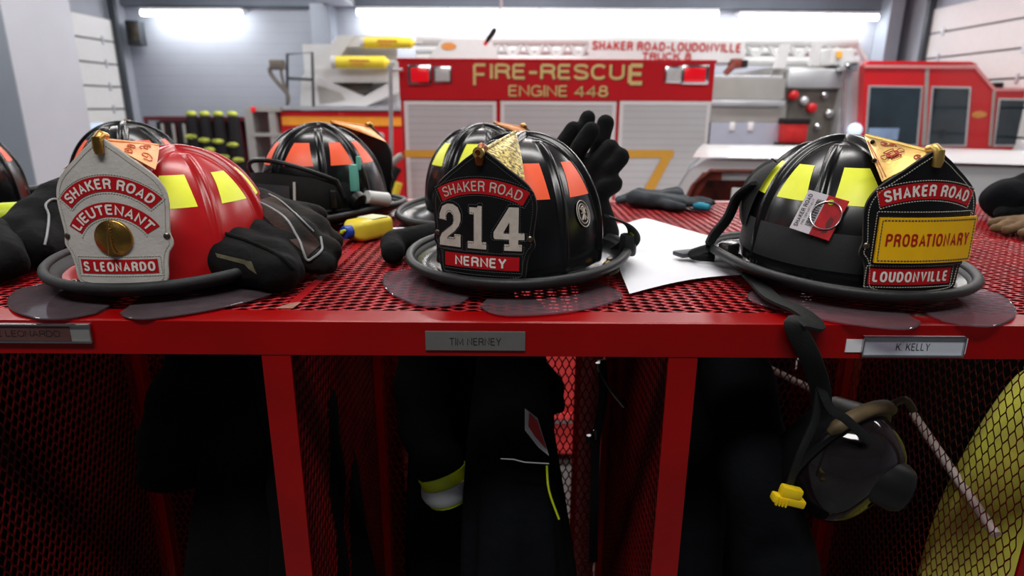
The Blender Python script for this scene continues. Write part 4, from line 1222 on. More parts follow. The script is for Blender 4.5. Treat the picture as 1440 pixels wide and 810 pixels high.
def px_patch(bvh, quad, nu, nv, lift):
    a, b_, c_, d_ = [Vector(p) for p in quad]
    mb = MB(); pts = []
    for j in range(nv):
        for i in range(nu):
            u, v = i / (nu - 1), j / (nv - 1)
            p = a.lerp(b_, u).lerp(d_.lerp(c_, u), v)
            h = sight(bvh, [(p.x, p.y)], lift)
            pts.append(h[0] if h else None)
    if None in pts:
        good = [p for p in pts if p is not None]
        pts = [p if p is not None else good[0] for p in pts]
    return mb.add(pts, [[j * nu + i, j * nu + i + 1, (j + 1) * nu + i + 1, (j + 1) * nu + i] for j in range(nv - 1) for i in range(nu - 1)])
GG = 'black fire gloves'
# the big pair right of the red helmet
t = thing('fire_glove', 'black glove with grey piping and brown panel leaning right of the red helmet', 'glove', (0, 0, 0), 0, GG)
o, bv = soft('hand', [cap((338, 300, 0.93), (420, 335, 0.86), 0.030, 0.030), cap((365, 292, 0.97), (440, 325, 0.90), 0.030, 0.028), cap((330, 325, 0.90), (405, 360, 0.82), 0.026, 0.024),
    cap((425, 335, 0.87), (466, 352, 0.86), 0.019, 0.017), cap((440, 330, 0.91), (468, 340, 0.91), 0.018, 0.016), cap((410, 358, 0.83), (455, 372, 0.83), 0.019, 0.016), cap((455, 345, 0.88), (460, 372, 0.85), 0.017, 0.016),
    cap((400, 292, 0.99), (448, 302, 1.00), 0.017, 0.014), cap((418, 300, 0.96), (452, 318, 0.96), 0.018, 0.015), cap((335, 300, 0.93), (300, 320, 0.93), 0.030, 0.026)], 'glove_brown', t, 0.0042, 5, 0.0035, 30, 3)
px_patch(bv, [(352, 286), (386, 276), (452, 344), (432, 362)], 14, 22, 0.0014).build('knuckle_panel', 'glove_panel', t, True)
MB().tube(sight(bv, px_spline([(338, 291), (352, 283), (378, 292), (404, 310), (418, 335), (430, 364), (442, 362), (453, 351), (451, 334)], 8), 0.0018), 0.0017, 6).build('piping', 'piping', t, True)
MB().tube(sight(bv, px_spline([(378, 274), (396, 284), (418, 304), (440, 326)], 8), 0.0016), 0.0012, 6).build('piping', 'piping', t, True)
t = thing('fire_glove', 'black glove with wide cuff opening toward the front, right of red helmet', 'glove', (0, 0, 0), 0, GG)
o, bv = soft('hand', [cap((296, 338, 0.835), (392, 372, 0.79), 0.034, 0.030), cap((300, 362, 0.795), (392, 384, 0.765), 0.030, 0.027), cap((320, 320, 0.88), (400, 352, 0.83), 0.028, 0.027), cap((288, 348, 0.81), (310, 384, 0.785), 0.024, 0.020), cap((392, 365, 0.80), (408, 380, 0.78), 0.026, 0.020)], 'glove_black', t, 0.0042, 5, 0.004, 28, 8)
MB().tube(sight(bv, px_spline([(274, 332), (300, 326), (345, 338), (390, 358), (412, 378)], 8), 0.0004), 0.003, 8).build('cuff_rim', 'glove_black', t, True)
px_patch(bv, [(303, 356), (345, 366), (352, 374), (306, 362)], 10, 4, 0.0008).build('lining', 'lining', t, True)
px_patch(bv, [(338, 366), (354, 368), (362, 386), (350, 378)], 6, 4, 0.0008).build('lining', 'lining', t, True)
# left of the red helmet
t = thing('fire_glove', 'black glove with grey piping lying left of the red helmet', 'glove', (0, 0, 0), 0, GG)
o, bv = soft('hand', [cap((84, 285, 1.00), (30, 345, 0.90), 0.036, 0.040), cap((70, 320, 0.96), (50, 370, 0.88), 0.036, 0.032), cap((92, 300, 1.02), (85, 350, 0.95), 0.03, 0.03), cap((80, 275, 1.04), (100, 262, 1.08), 0.026, 0.02), cap((30, 345, 0.90), (10, 372, 0.87), 0.038, 0.032)], 'glove_black', t, 0.0045, 5, 0.004, 28, 12)
MB().tube(sight(bv, px_spline([(88, 284), (74, 281), (64, 289), (68, 304), (66, 326), (62, 345)], 8), 0.0016), 0.0017, 6).build('piping', 'piping', t, True)
t = thing('fire_glove', 'black glove bunched up at the left edge below the flashlight', 'glove', (0, 0, 0), 0, GG)
soft('hand', [cap((-20, 335, 0.86), (8, 385, 0.81), 0.034, 0.030), cap((-30, 370, 0.84), (0, 395, 0.80), 0.032, 0.028), cap((-40, 330, 0.9), (-10, 350, 0.88), 0.03, 0.03)], 'glove_black', t, 0.0045, 5, 0.004, 28, 17)
# dark thumb/finger showing left of helmet 214
t = thing('fire_glove', 'black glove finger end poking out left of helmet 214 brim', 'glove', (0, 0, 0), 0, 'black leather fire gloves')
g0 = on(545, 372, ZG + 0.02)
soft('hand', [((-0.150, 0.985, ZG + 0.022), (-0.185, 0.955, ZG + 0.022), 0.024, 0.021), ((-0.150, 0.985, ZG + 0.022), (-0.08, 1.02, ZG + 0.026), 0.024, 0.028), ((-0.185, 0.955, ZG + 0.022), (-0.178, 0.915, ZG + 0.018), 0.021, 0.018)], 'glove_black', t, 0.004, 4, 0.002, 30, 5)

# two gloves standing on end behind helmet 214
def stand_glove(label, fingers, palm, y0, seed):
    t = thing('work_glove', label, 'glove', (0, 0, 0), 0, 'gloves standing behind helmet 214')
    caps = list(palm)
    for (bx, by, yb), (tx, ty, yt), rr_ in fingers:
        a = at(bx, by, yb); b_ = at(tx, ty, yt)
        mid = a.lerp(b_, 0.55) + Vector((0, -0.006, 0.004))
        caps += [(a, mid, rr_ * 1.02, rr_), (mid, b_, rr_, rr_ * 0.97)]
    soft('hand', caps, 'glove_black', t, 0.0034, 4, 0.0012, 40, seed)
    return t
R1 = 0.0150
stand_glove('black glove standing behind helmet 214, fingertips highest of the pair',
    [((775, 232, 1.15), (806, 182, 1.15), R1), ((802, 225, 1.16), (827, 166, 1.165), R1), ((835, 235, 1.13), (852, 173, 1.13), R1 * 1.05)],
    [(at(790, 240, 1.15), at(815, 335, 1.12), 0.034, 0.040), (at(825, 240, 1.13), at(838, 335, 1.10), 0.030, 0.034)], 1.15, 2)
stand_glove('black glove standing in front of its mate right of helmet 214, fingers spread sideways',
    [((798, 238, 1.085), (831, 184, 1.085), R1 * 1.05), ((815, 262, 1.07), (858, 209, 1.07), R1 * 1.12), ((838, 262, 1.06), (872, 221, 1.06), R1 * 1.12), ((835, 278, 1.045), (862, 259, 1.045), R1 * 1.15)],
    [(at(812, 270, 1.07), at(838, 325, 1.05), 0.028, 0.03), (at(842, 285, 1.045), at(853, 328, 1.04), 0.018, 0.022)], 1.07, 9)

# thin work gloves with blue fingertips at the back edge
t = thing('work_glove', 'gray work glove with bright blue fingertips lying at the back edge', 'glove', (0.345, 1.50, ZG), rad(-112), 'thin work gloves')
soft('hand', hand_caps(0.72, cuff=0.07, curl=0.1, fat=0.011), 'glove_gray', t, 0.0035, 3, 0.002, 40, 21)
for k in range(4):
    x = -0.042 + 0.028 * k; a = (k - 1.5) * 0.11
    p = Vector((x + math.sin(a) * 0.035, 0.125, 0.019)) * 0.72; q = p + Vector((math.sin(a) * 0.045, 0.052, -0.004)) * 0.72
    MB().tube([p, p.lerp(q, 0.5), p.lerp(q, 0.9), q], [0.0092, 0.0094, 0.0078, 0.002], 12).build('fingertip', 'glove_teal', t, True)
t = thing('work_glove', 'dark gray work glove crumpled beside the blue tipped glove', 'glove', (0.37, 1.555, ZG), rad(80), 'thin work gloves')
soft('hand', hand_caps(0.70, cuff=0.05, curl=0.5, fat=0.011), 'glove_gray', t, 0.0035, 3, 0.003, 40, 23)
# tan glove at the right edge
t = thing('work_glove', 'tan leather glove lying before the dark helmet at the right edge', 'glove', (1.045, 1.20, ZG), rad(115), 'thin work gloves')
soft('hand', hand_caps(0.8, cuff=0.05, curl=0.4), 'glove_tan', t, 0.004, 4, 0.003, 40, 31)

# ================================================================ small things on the mesh
# yellow bottle with a blue cap
t = thing('plastic_bottle', 'small yellow plastic bottle with blue cap lying on the red mesh', 'bottle', (-0.262, 1.105, ZT + 0.019), rad(-32))
b = MB()
def bot(u, v):
    a = u * 2 * math.pi; y = -0.038 + 0.088 * v
    e = min(1, (0.35 + 0.65 * min(v / 0.16, 1) ** 0.5)) * min(1, (0.55 + 0.45 * min((1 - v) / 0.06, 1)))
    ca, sa = math.cos(a), math.sin(a)
    return Vector((0.026 * e * abs(ca) ** 0.45 * (1 if ca > 0 else -1), y, 0.0185 * e * abs(sa) ** 0.45 * (1 if sa > 0 else -1)))
b.grid(bot, 40, 24, True); b.add([bot(k / 40, 1) for k in range(40)], [list(range(40))]); b.add([bot(k / 40, 0) for k in range(40)], [list(range(40))])
b.build('bottle_body', 'bottle_yellow', t, True)
MB().grid(lambda u, v: Vector((-0.020 + 0.040 * u, 0.0 + 0.040 * v, 0.0188)), 6, 6).build('label', 'bottle_label', t)
cpm = Matrix.Translation((0, -0.038, 0)) @ Matrix.Rotation(rad(90), 4, 'X')
cp = MB().lathe([(0.0115, -0.002), (0.0118, 0.010), (0.0105, 0.013), (0.006, 0.014), (0.0001, 0.014)], cpm, 24).build('cap', 'cap_blue', t, True)
MB().tube([(-0.007, -0.0525, -0.001), (0.0, -0.0545, 0.002), (0.006, -0.0535, 0.006)], [0.002, 0.0042, 0.002], 10).build('spout', 'lime_plastic', cp, True)
# spanner wrenches
def spanner(label, loc, rz, s=1.0):
    t = thing('spanner_wrench', label, 'wrench', loc, rz, 'steel spanner wrenches')
    b = MB()
    b.tube([(-0.075, 0, 0.006), (-0.03, 0, 0.0055), (0.03, 0, 0.0055), (0.05, 0, 0.006)], [0.0055, 0.0042, 0.0046, 0.007], 10)
    b.tube(spline([(0.05, 0, 0.006), (0.062, 0.010, 0.007), (0.078, 0.013, 0.007), (0.090, 0.006, 0.007)], 5), [0.007 - 0.0002 * k for k in range(16)], 10)
    b.tube(spline([(0.05, 0, 0.006), (0.058, -0.012, 0.007), (0.070, -0.018, 0.007)], 5), [0.0065 - 0.0003 * k for k in range(11)], 10)
    b.lathe([(0.0075, 0), (0.0075, 0.011), (0.003, 0.011), (0.003, 0)], Matrix.Translation((-0.08, 0, 0.001)), 20, False)
    b.build('tool_body', 'steel', t, True)
    MB().lathe([(0.005, 0.009), (0.004, 0.0135), (0.0001, 0.014)], Matrix.Translation((0.05, 0, 0)), 14).build('rivet', 'bolt', t, True)
    return t
spanner('steel spanner wrench lying beside the yellow bottle', (-0.175, 1.175, ZG), rad(24))
spanner('steel tool half hidden behind the left brim of helmet 214', (-0.125, 1.30, ZG + 0.002), rad(-60))
# sheet of paper
sh = MB()
FL, FR, BR, BL = on(885, 416), Vector((0.335, 0.745, ZT)), on(909, 303, ZT + 0.014), on(862, 309, ZT + 0.010)
FR2 = Vector((0.4217, 0.86, ZT))
def pap(u, v):
    front = FL.lerp(FR2, u); back = BL.lerp(BR, u)
    front = front + Vector((0, 0.032 * math.sin(u * math.pi * 1.0) + 0.0, 0))
    p = front.lerp(back, v)
    if u > 0.8 : pass
    return Vector((p.x - 0.010 * math.sin(v * math.pi) * (1 - u) + 0.03 * math.sin(v * math.pi) * u, p.y, ZT + 0.0016 + 0.0028 * (1 + math.sin(u * 5.0 + v * 3.1)) * (0.4 + 0.6 * v) + 0.0012 * math.sin(v * 11 + u * 3)))
o = sh.grid(pap, 40, 50).build('paper_sheet', 'paper', None, True)
tag(o, 'blank white sheet of paper lying between helmets 214 and probationary', 'paper')
# flashlight, hood and lens at the far left
t = thing('flashlight', 'black flashlight with bright lime ring lying at the left edge', 'flashlight', on(-4, 306, ZT + 0.052), rad(-62))
tb = Matrix.Rotation(rad(90), 4, 'X')
MB().lathe([(0.017, -0.10), (0.018, -0.02), (0.0215, 0.0), (0.0215, 0.012)], Matrix.Rotation(rad(-90), 4, 'X'), 24).build('barrel', 'black_plastic', t, True)
MB().lathe([(0.0225, -0.045), (0.024, -0.040), (0.024, -0.018), (0.0225, -0.014)], Matrix.Rotation(rad(90), 4, 'X') @ Matrix.Rotation(rad(180), 4, 'X'), 24).build('grip_ring', 'lime_plastic', t, True)
MB().lathe([(0.0225, 0.0), (0.0235, 0.01), (0.0235, 0.03), (0.021, 0.033)], Matrix.Rotation(rad(-90), 4, 'X'), 24).build('bezel', 'lime_plastic', t, True)
t = thing('tool_rod', 'black rod shaped tool lying across the back left of the lockers', 'tool', (0, 0, 0))
a0, a1 = on(-30, 276, ZT + 0.045), on(62, 266, ZT + 0.045)
MB().tube([a0, a0.lerp(a1, 0.5), a1.lerp(a0, 0.04), a1], [0.010, 0.010, 0.011, 0.009], 12).build('rod', 'black_plastic', t, True)
MB().sphere(a1, 0.013, 14, 10).build('tip', 'black_plastic', t, True)
MB().tube([a0.lerp(a1, 0.2) - Vector((0, 0, 0.046)), a0.lerp(a1, 0.2)], 0.009, 8).build('stand', 'black_plastic', t, True)
t = thing('goggle_lens', 'round gray goggle lens lying behind the black glove at left', 'goggles', on(60, 288, ZT + 0.006))
MB().lathe([(0.036, -0.004), (0.038, 0.006), (0.034, 0.012), (0.018, 0.018), (0.0001, 0.020)], Matrix.Scale(0.7, 4, (0, 1, 0)), 28).build('lens', 'lens_clear', t, True)
MB().tube([(0.038 * math.cos(k * .2618), 0.7 * 0.038 * math.sin(k * .2618), 0.002) for k in range(24)], 0.004, 8, True).build('rim', 'gray_plastic', t, True)

# ================================================================ air mask hanging in the right bay
t = thing('air_mask', 'black breathing mask with clear lens hanging below the probationary helmet', 'mask')
mc = at(1168, 640, 0.735)
ax = Vector((0.42, -0.80, -0.42)).normalized()                 # way the face points
ux = Vector((0, 0, 1)).cross(ax).normalized() * -1; uy = ax.cross(ux) * -1
if uy.z < 0: uy = -uy
if ux.x < 0: ux = -ux
def MP(x, y, z): return mc + ux * x + uy * y + ax * z
def face(u, v, o=0.0):
    a = u * 2 * math.pi; ph = v * math.pi / 2
    w_ = 0.072 * (1 + 0.10 * math.sin(a)); h_ = 0.086 * (1 - 0.0 * math.sin(a))
    r = math.cos(ph) ** 0.55
    return MP((w_ + o) * r * math.cos(a), (h_ + o) * r * math.sin(a), (0.072 + o) * math.sin(ph) ** 0.9)
MB().grid(lambda u, v: face(u, v * 0.985), 48, 16, True).build('face_lens', 'mask_lens', t, True)
MB().grid(lambda u, v: MP((0.080 - 0.028 * v) * math.cos(u * 6.2832), (0.096 - 0.03 * v) * math.sin(u * 6.2832), 0.006 - 0.05 * v), 48, 8, True).build('face_seal', 'black_plastic', t, True)
MB().tube([face(k / 48, 0.02, 0.003) for k in range(48)], 0.0065, 10, True).build('lens_frame', 'black_plastic', t, True)
MB().grid(lambda u, v: MP((0.064 - 0.02 * v) * math.cos(math.pi + u * math.pi), -0.012 + (0.072 - 0.02 * v) * math.sin(math.pi + u * math.pi), 0.005 + 0.05 * v), 40, 8).build('nose_cup', 'coat_black', t, True)
rg = (MP(0.014, 0.030, 0.076), (ax * 0.8 + ux * 0.6).normalized())
q = rg[1].to_track_quat('Z', 'Y').to_matrix().to_4x4(); q.translation = rg[0]
rgo = MB().lathe([(0.030, -0.035), (0.031, 0.0), (0.027, 0.008), (0.0255, 0.006), (0.022, 0.006), (0.021, 0.009), (0.012, 0.0095), (0.0001, 0.0095)], q, 32).build('voice_port', 'black_plastic', t, True)
MB().tube([q @ Vector((0.024 * math.cos(k * .2618), 0.024 * math.sin(k * .2618), 0.0075)) for k in range(24)], 0.0016, 8, True).build('port_ring', 'gray_plastic', rgo, True)
MB().tube([face(0.13 + 0.24 * k / 12, 0.01, 0.011) for k in range(13)], [0.004] + [0.0085] * 11 + [0.004], 10).build('brow_pad', 'headband_khaki', t, True)
MB().tube(spline([MP(0.05, 0.085, 0.0), MP(0.058, 0.1, 0.006), MP(0.064, 0.092, 0.02)], 5), 0.005, 8).build('strap_anchor', 'headband_khaki', t, True)
# web strap over the rail down to the mask
s0 = on(1056, 386, ZT + 0.012); s1 = on(1085, 418, ZT + 0.012)
e0 = at(1118, 455, 0.640); e1 = at(1138, 500, 0.640); e2 = at(1152, 540, 0.66); e3 = at(1156, 575, 0.672)
MB().tube(spline([s0, s1, Vector((s1.x + 0.014, 0.672, ZT + 0.010)), Vector((s1.x + 0.020, 0.648, ZT + 0.003)), e0, e1, e2, e3], 8), [1.3, 1.2, 1.15, 1.1] + [1.0] * 53, 10, False, (0.023, 0.006, Vector((0.1, 0.1, 1)))).build('neck_strap', 'strap', t, True)
MB().tube(spline([e2, at(1146, 590, 0.66), at(1125, 640, 0.655), at(1104, 700, 0.66)], 8), [0.9] * 25, 10, False, (0.011, 0.0035, Vector((0.2, -1, 0.2)), 1)).build('side_strap', 'strap', t, True)
MB().tube(spline([e2, at(1168, 575, 0.655), at(1190, 590, 0.655), at(1222, 620, 0.66)], 8), [0.9] * 25, 10, False, (0.012, 0.0035, Vector((0.2, -1, 0.2)), 1)).build('side_strap', 'strap', t, True)
yc = at(1108, 703, 0.652)
b = MB()
MC = Matrix.Rotation(rad(14), 3, 'Y')
b.box(yc, (0.040, 0.012, 0.010), MC, 0.002).box(yc + Vector((0.002, 0, 0.011)), (0.026, 0.012, 0.014), MC, 0.003)
for k in range(4): b.box(yc + MC @ Vector((-0.016 + 0.004 * k, -0.006, -0.001)), (0.0014, 0.004, 0.011), MC)
b.build('quick_buckle', 'yellow_clip', t, True)

# ================================================================ turnout coats hanging in the bays
def coat(label, hook, zt, zb, wt, wb, dt, db, m, seed, lean=0.0, sleeve=None, group='dark turnout coats in the lockers', pw=0.55):
    t = thing('turnout_coat', label, 'coat', (hook[0], hook[1], 0), 0, group)
    rs = random.Random(seed); ph = [rs.uniform(0, 6.28) for _ in range(6)]
    def f(u, v):
        a = u * 2 * math.pi; k = v ** pw
        w_ = wt + (wb - wt) * min(1, k * 1.05); d_ = dt + (db - dt) * k
        fold = 1 + 0.16 * v * math.sin(5 * a + ph[0] + 1.4 * v) + 0.10 * v * math.sin(9 * a + ph[1] - 2 * v) + 0.05 * math.sin(3 * a + ph[2] + 6 * v)
        z = zt - (zt - zb) * v
        return Vector((w_ * math.cos(a) * fold + lean * v, d_ * math.sin(a) * fold - 0.02 * v, z))
    b = MB().grid(f, 72, 44, True)
    b.add([f(k / 72, 0) for k in range(72)], [list(range(72))])
    b.build('body', m, t, True)
    cl = MB()
    cl.tube(spline([Vector((wt * 0.9 * math.cos(k * 0.7), dt * 0.95 * math.sin(k * 0.7), zt + 0.004 + 0.006 * math.sin(k * 1.3))) for k in range(9)], 5, True), 0.014, 10, True)
    cl.build('collar', m, t, True)
    for sx, pts, r0, r1, band in (sleeve or []):
        P = spline(pts, 8); n = len(P)
        rr_ = [(r0 + (r1 - r0) * k / (n - 1)) * (1 + 0.06 * math.sin(k * 1.1 + seed)) for k in range(n)]
        so = MB().tube(P, rr_, 20).build('sleeve', m, t, True)
        if band:
            k0, k1 = int(n * band[0]), int(n * band[1])
            seg = P[k0:k1 + 1]
            MB().tube(seg, [rr_[k] * 1.03 + 0.0012 for k in range(k0, k1 + 1)], 20).build('reflective_cuff_band', 'lime_plastic', so, True)
            m0 = max(1, (k1 - k0) // 3); seg2 = P[k0 + m0:k1 + 1 - m0]
            if len(seg2) > 1: MB().tube(seg2, [rr_[k] * 1.05 + 0.0024 for k in range(k0 + m0, k1 + 1 - m0)], 20).build('silver_band', 'stripe_silver', so, True)
    return t
YC = 0.93
# left bay: coat bunched against the post
c1 = coat('black coat hanging bunched against the left post below the red helmet', (-0.385, YC), 1.755, 1.05, 0.05, 0.165, 0.05, 0.12, 'coat_black', 1, -0.02,
     [(1, [(-0.04, -0.02, 1.74), (-0.10, -0.03, 1.66), (-0.15, -0.03, 1.56), (-0.165, -0.03, 1.48)], 0.055, 0.052, None), (1, [(0.04, -0.06, 1.73), (0.075, -0.09, 1.6), (0.07, -0.10, 1.4), (0.06, -0.1, 1.15)], 0.05, 0.06, None)])
# middle bay
c2 = coat('dark navy coat hanging in the middle bay under helmet 214, back of bay', (-0.085, 1.03), 1.775, 1.0, 0.085, 0.12, 0.06, 0.09, 'coat_black', 2, 0.0,
     [(1, [(-0.025, -0.05, 1.76), (-0.055, -0.09, 1.66), (-0.055, -0.12, 1.57), (-0.025, -0.15, 1.50), (-0.012, -0.155, 1.455)], 0.050, 0.034, (0.74, 0.99))], pw=0.9)
c3 = coat('navy coat with side stripe and badge hanging in front in the middle bay', (0.0, 0.845), 1.77, 1.05, 0.040, 0.105, 0.03, 0.07, 'coat_navy', 6, 0.02, None, pw=0.8)
# badge and white trim of that coat
def on_coat(px, py, y): p = at(px, py, y); return p - Vector((0.0, 0.845, 0))
MB().prism([(on_coat(*q, 0.765).x, on_coat(*q, 0.765).z) for q in ((738, 574), (756, 588), (772, 640), (757, 628), (738, 604))], lambda x, z, d: (x, -0.082 + d + (1.62 - z) * -0.02, z), 0, 0.002).build('shoulder_badge', 'stripe_silver', c3)
MB().prism([(on_coat(*q, 0.764).x, on_coat(*q, 0.764).z) for q in ((744, 580), (756, 592), (768, 630), (752, 612), (743, 598))], lambda x, z, d: (x, -0.0845 + d + (1.62 - z) * -0.02, z), 0, 0.002).build('badge_patch', 'panel_red', c3)
MB().tube([on_coat(704, 645, 0.765), on_coat(722, 646, 0.762), on_coat(738, 650, 0.762), on_coat(772, 652, 0.765)], 0.0009, 6).build('white_trim', 'stripe_silver', c3)
MB().tube(spline([on_coat(769, 655, 0.762), on_coat(772, 690, 0.758), on_coat(786, 730, 0.755)], 5), 0.0016, 6).build('lime_trim', 'lime_plastic', c3)
# hood/helmet flap black against the pink mesh at the top of the middle bay
t = thing('nomex_hood', 'black cloth hood hanging at the top of the middle bay', 'hood')
soft('cloth', [(at(730, 520, 0.99), at(770, 545, 0.98), 0.045, 0.03), (at(770, 545, 0.98), at(786, 572, 0.975), 0.028, 0.012), (at(740, 540, 0.99), at(765, 600, 0.98), 0.04, 0.02)], 'coat_black', t, 0.005, 4, 0.003, 25, 4)
# right bay
c4 = coat('navy coat hanging against the middle post left of the air mask', (0.275, 0.93), 1.775, 1.05, 0.05, 0.105, 0.06, 0.13, 'coat_navy', 4, 0.015,
     [(1, [(0.03, -0.10, 1.74), (0.06, -0.16, 1.60), (0.10, -0.19, 1.42), (0.115, -0.19, 1.2)], 0.045, 0.062, None)])
# neighbours left and right
c5 = coat('black coat in the bay at the left edge seen through the mesh divider', (-0.98, 0.90), 1.75, 1.0, 0.14, 0.18, 0.05, 0.12, 'coat_black', 9, 0.0, None)
c6 = coat('yellow coat in the bay at the right edge seen through the mesh divider', (0.915, 0.93), 1.655, 1.0, 0.075, 0.215, 0.05, 0.10, 'coat_yellow', 12, -0.02, None, group='yellow coats in the lockers')
coat('added black coat blocking light behind the yellow coat in the bay at the right edge', (0.90, 1.085), 1.785, 0.8, 0.19, 0.20, 0.03, 0.035, 'coat_black', 33)  # thin dark filler added to block the bright background through the mesh
coat('added black coat blocking light at the back of the bay at the left edge', (-0.951, 1.085), 1.785, 0.8, 0.19, 0.20, 0.03, 0.035, 'coat_black', 34)  # same kind of added filler, stops bright background showing at left
# the back row of lockers: dark coats added to keep the bays dark
for i, (x, lab) in enumerate([(-0.951, 'added black coat keeping the rear lockers dark at far left'), (-0.4934, 'added black coat keeping the rear lockers dark behind the left bay'), (-0.0359, 'added black coat keeping the rear lockers dark behind the middle bay coats'), (0.4217, 'added black coat keeping the rear lockers dark behind the air mask'), (0.8792, 'added black coat keeping the rear lockers dark behind the yellow coat')]):
    coat(lab, (x + (-0.10 if i == 2 else 0.025 if i == 3 else 0), 1.36), 1.775, 0.6, 0.095 if i == 2 else 0.205, 0.115 if i == 2 else 0.21, 0.06, 0.12, 'coat_black', 20 + i, pw=0.8)
# radio strap with clip hanging beside the middle coats
t = thing('radio_strap', 'thin black strap with metal clips hanging in the middle bay at right', 'strap')
MB().tube(spline([at(846, 506, 0.98), at(848, 560, 0.98), at(838, 620, 0.97), at(836, 700, 0.96), at(834, 790, 0.96)], 8), [1.0] * 33, 10, False, (0.016, 0.004, Vector((0, -1, 0)), 1)).build('webbing', 'strap', t, True)
MB().tube(spline([at(842, 508, 0.975), at(850, 535, 0.975), at(878, 572, 0.97)], 6), 0.003, 8).build('cord', 'bolt', t, True)
for q in ((841, 510), (838, 605), (828, 612)): MB().tube([at(q[0], q[1], 0.965), at(q[0] + 1, q[1] + 12, 0.965)], 0.004, 8).build('clip', 'steel', t, True)
# ================================================================ vehicles and gear at the back of the hall
def prect(mb, x0, y0, x1, y1, D, dep, bev=0.0):
    a, b = at(x0, y0, D), at(x1, y1, D)
    return mb.box2((a.x, D, a.z), (b.x, D + dep, b.z), bev)
def ppoly(mb, pts, D, dep):
    P = [at(x, y, D) for x, y in pts]
    return mb.prism([(p.x, p.z) for p in P], lambda x, z, d: (x, D + d, z), 0, dep)
def pline(mb, pts, D, r, seg=8, sm=0):
    P = [at(x, y, D) for x, y in pts]
    return mb.tube(spline(P, sm) if sm else P, r, seg)
def on_face(px, py, D, slope=0.0):
    c = at(px, py, D)
    return lambda x, z: (c.x + x, D, c.z + z + slope * x)
def ptext(mb, s, x0, x1, y0, y1, D, bold=0.03, dx=0, dz=0, grow=0, slope=0.0):
    a, b = at(x0, y0, D), at(x1, y1, D)
    f = lambda x, z: ((a.x + b.x) / 2 + x + dx, D, (a.z + b.z) / 2 + z + dz + slope * x)
    return lettering(mb, s, f, abs(b.x - a.x) + grow, abs(a.z - b.z) + grow, bold)
def wheel(parent, c, r, w_, axis='X'):
    R = Matrix.Rotation(rad(90), 4, 'Y' if axis == 'X' else 'X')
    o = MB().lathe([(r * 0.6, -w_ / 2), (r * 0.92, -w_ / 2), (r, -w_ * 0.35), (r, w_ * 0.35), (r * 0.92, w_ / 2), (r * 0.6, w_ / 2)], Matrix.Translation(c) @ R, 32, False).build('tire', 'rubber', parent, True)
    MB().lathe([(0.0001, -w_ * 0.3), (r * 0.6, -w_ * 0.42), (r * 0.62, 0), (r * 0.6, w_ * 0.42), (0.0001, w_ * 0.3)], Matrix.Translation(c) @ R, 24).build('wheel_rim', 'aluminum', o, True)

# ---- fire engine, rear end toward us
DE = 5.13
t = thing('fire_engine', 'red fire engine seen from behind, gold lettering over white roll-up doors', 'fire engine')
eL, eR, eT = -0.887, 1.556, 2.397
b = MB().box2((eL, DE + 0.012, 0.42), (eR, DE + 3.2, eT), 0.02)
b.build('body', 'engine_red', t)
hb = at(560, 140, DE).z
MB().box2((eL, DE - 0.004, hb), (eR, DE + 0.011, eT - 0.004), 0.003).build('header_panel', 'engine_red', t)
MB().box2((eL - 0.01, DE - 0.01, eT - 0.006), (eR + 0.01, DE + 3.2, eT + 0.016), 0.005).build('roof_edge', 'engine_red', t)
for i, (x0, x1) in enumerate(((568, 698), (704, 867), (872, 1000))):
    a, c = at(x0, 142, DE), at(x1, 142, DE)
    f = MB(); zb_ = 0.75
    f.box2((a.x, DE - 0.006, zb_ + 0.0301), (a.x + 0.03, DE + 0.011, a.z - 0.0301)).box2((c.x - 0.03, DE - 0.006, zb_ + 0.0301), (c.x, DE + 0.011, a.z - 0.0301)).box2((a.x, DE - 0.006, a.z - 0.03), (c.x, DE + 0.011, a.z)).box2((a.x, DE - 0.006, zb_), (c.x, DE + 0.011, zb_ + 0.03))
    f = f.build('door_frame', 'engine_white', t)
    MB().box2((a.x + 0.03, DE + 0.002, zb_ + 0.03), (c.x - 0.03, DE + 0.011, a.z - 0.03)).build('rollup_door', 'rollup', f)
st = MB()
prect(st, 569, 211, 700, 222, DE - 0.008, 0.002); st.build('gold_stripe', 'stripe_gold', t)
st = MB()
ppoly(st, [(870, 211), (947, 211), (947, 222), (870, 222)], DE - 0.008, 0.0015); ppoly(st, [(936, 213), (949, 213), (913, 281), (897, 281)], DE - 0.0086, 0.0015); st.build('gold_stripe', 'stripe_gold', t)
def lamp_pair(rx0, rx1, wx0, wx1):
    bz = MB(); prect(bz, rx0 - 4, 91, rx1 + 4, 119, DE - 0.03, 0.03, 0.006); o = bz.build('lamp_bezel', 'chrome', t, True)
    r_ = MB(); prect(r_, rx0, 95, rx1, 115.5, DE - 0.05, 0.025, 0.008); r_.build('red_lens', 'beacon_red', o, True)
    wz = MB(); prect(wz, wx0, 93, wx1, 117, DE - 0.022, 0.02, 0.005); o2 = wz.build('lamp_bezel', 'chrome', t, True)
    wl = MB(); prect(wl, wx0 + 2.5, 95.5, wx1 - 2.5, 114.5, DE - 0.03, 0.01, 0.003); wl.build('clear_lens', 'lens_clear', o2, True)
lamp_pair(577, 603, 609, 635)
lamp_pair(964, 992, 936, 960)
for nm, m, g, dx, dz, dd in (('letter_shadow', 'letter_shadow', 0.006, 0.004, -0.004, 0.0055), ('gold_letters', 'gold_leaf', 0.0, 0, 0, 0.008)):
    tx = MB()
    ptext(tx, 'F', 665, 685, 89, 120, DE - dd, 0.012, dx, dz, g)
    ptext(tx, 'IRE-RESCU', 689, 878, 89, 112.5, DE - dd, 0.03, dx, dz, g)
    ptext(tx, 'E', 884, 905, 89, 120, DE - dd, 0.03, dx, dz, g)
    ptext(tx, 'ENGINE 448', 715, 855, 119.5, 136.5, DE - dd, 0.016, dx, dz, g * 0.8)
    tx.build(nm, m, t)
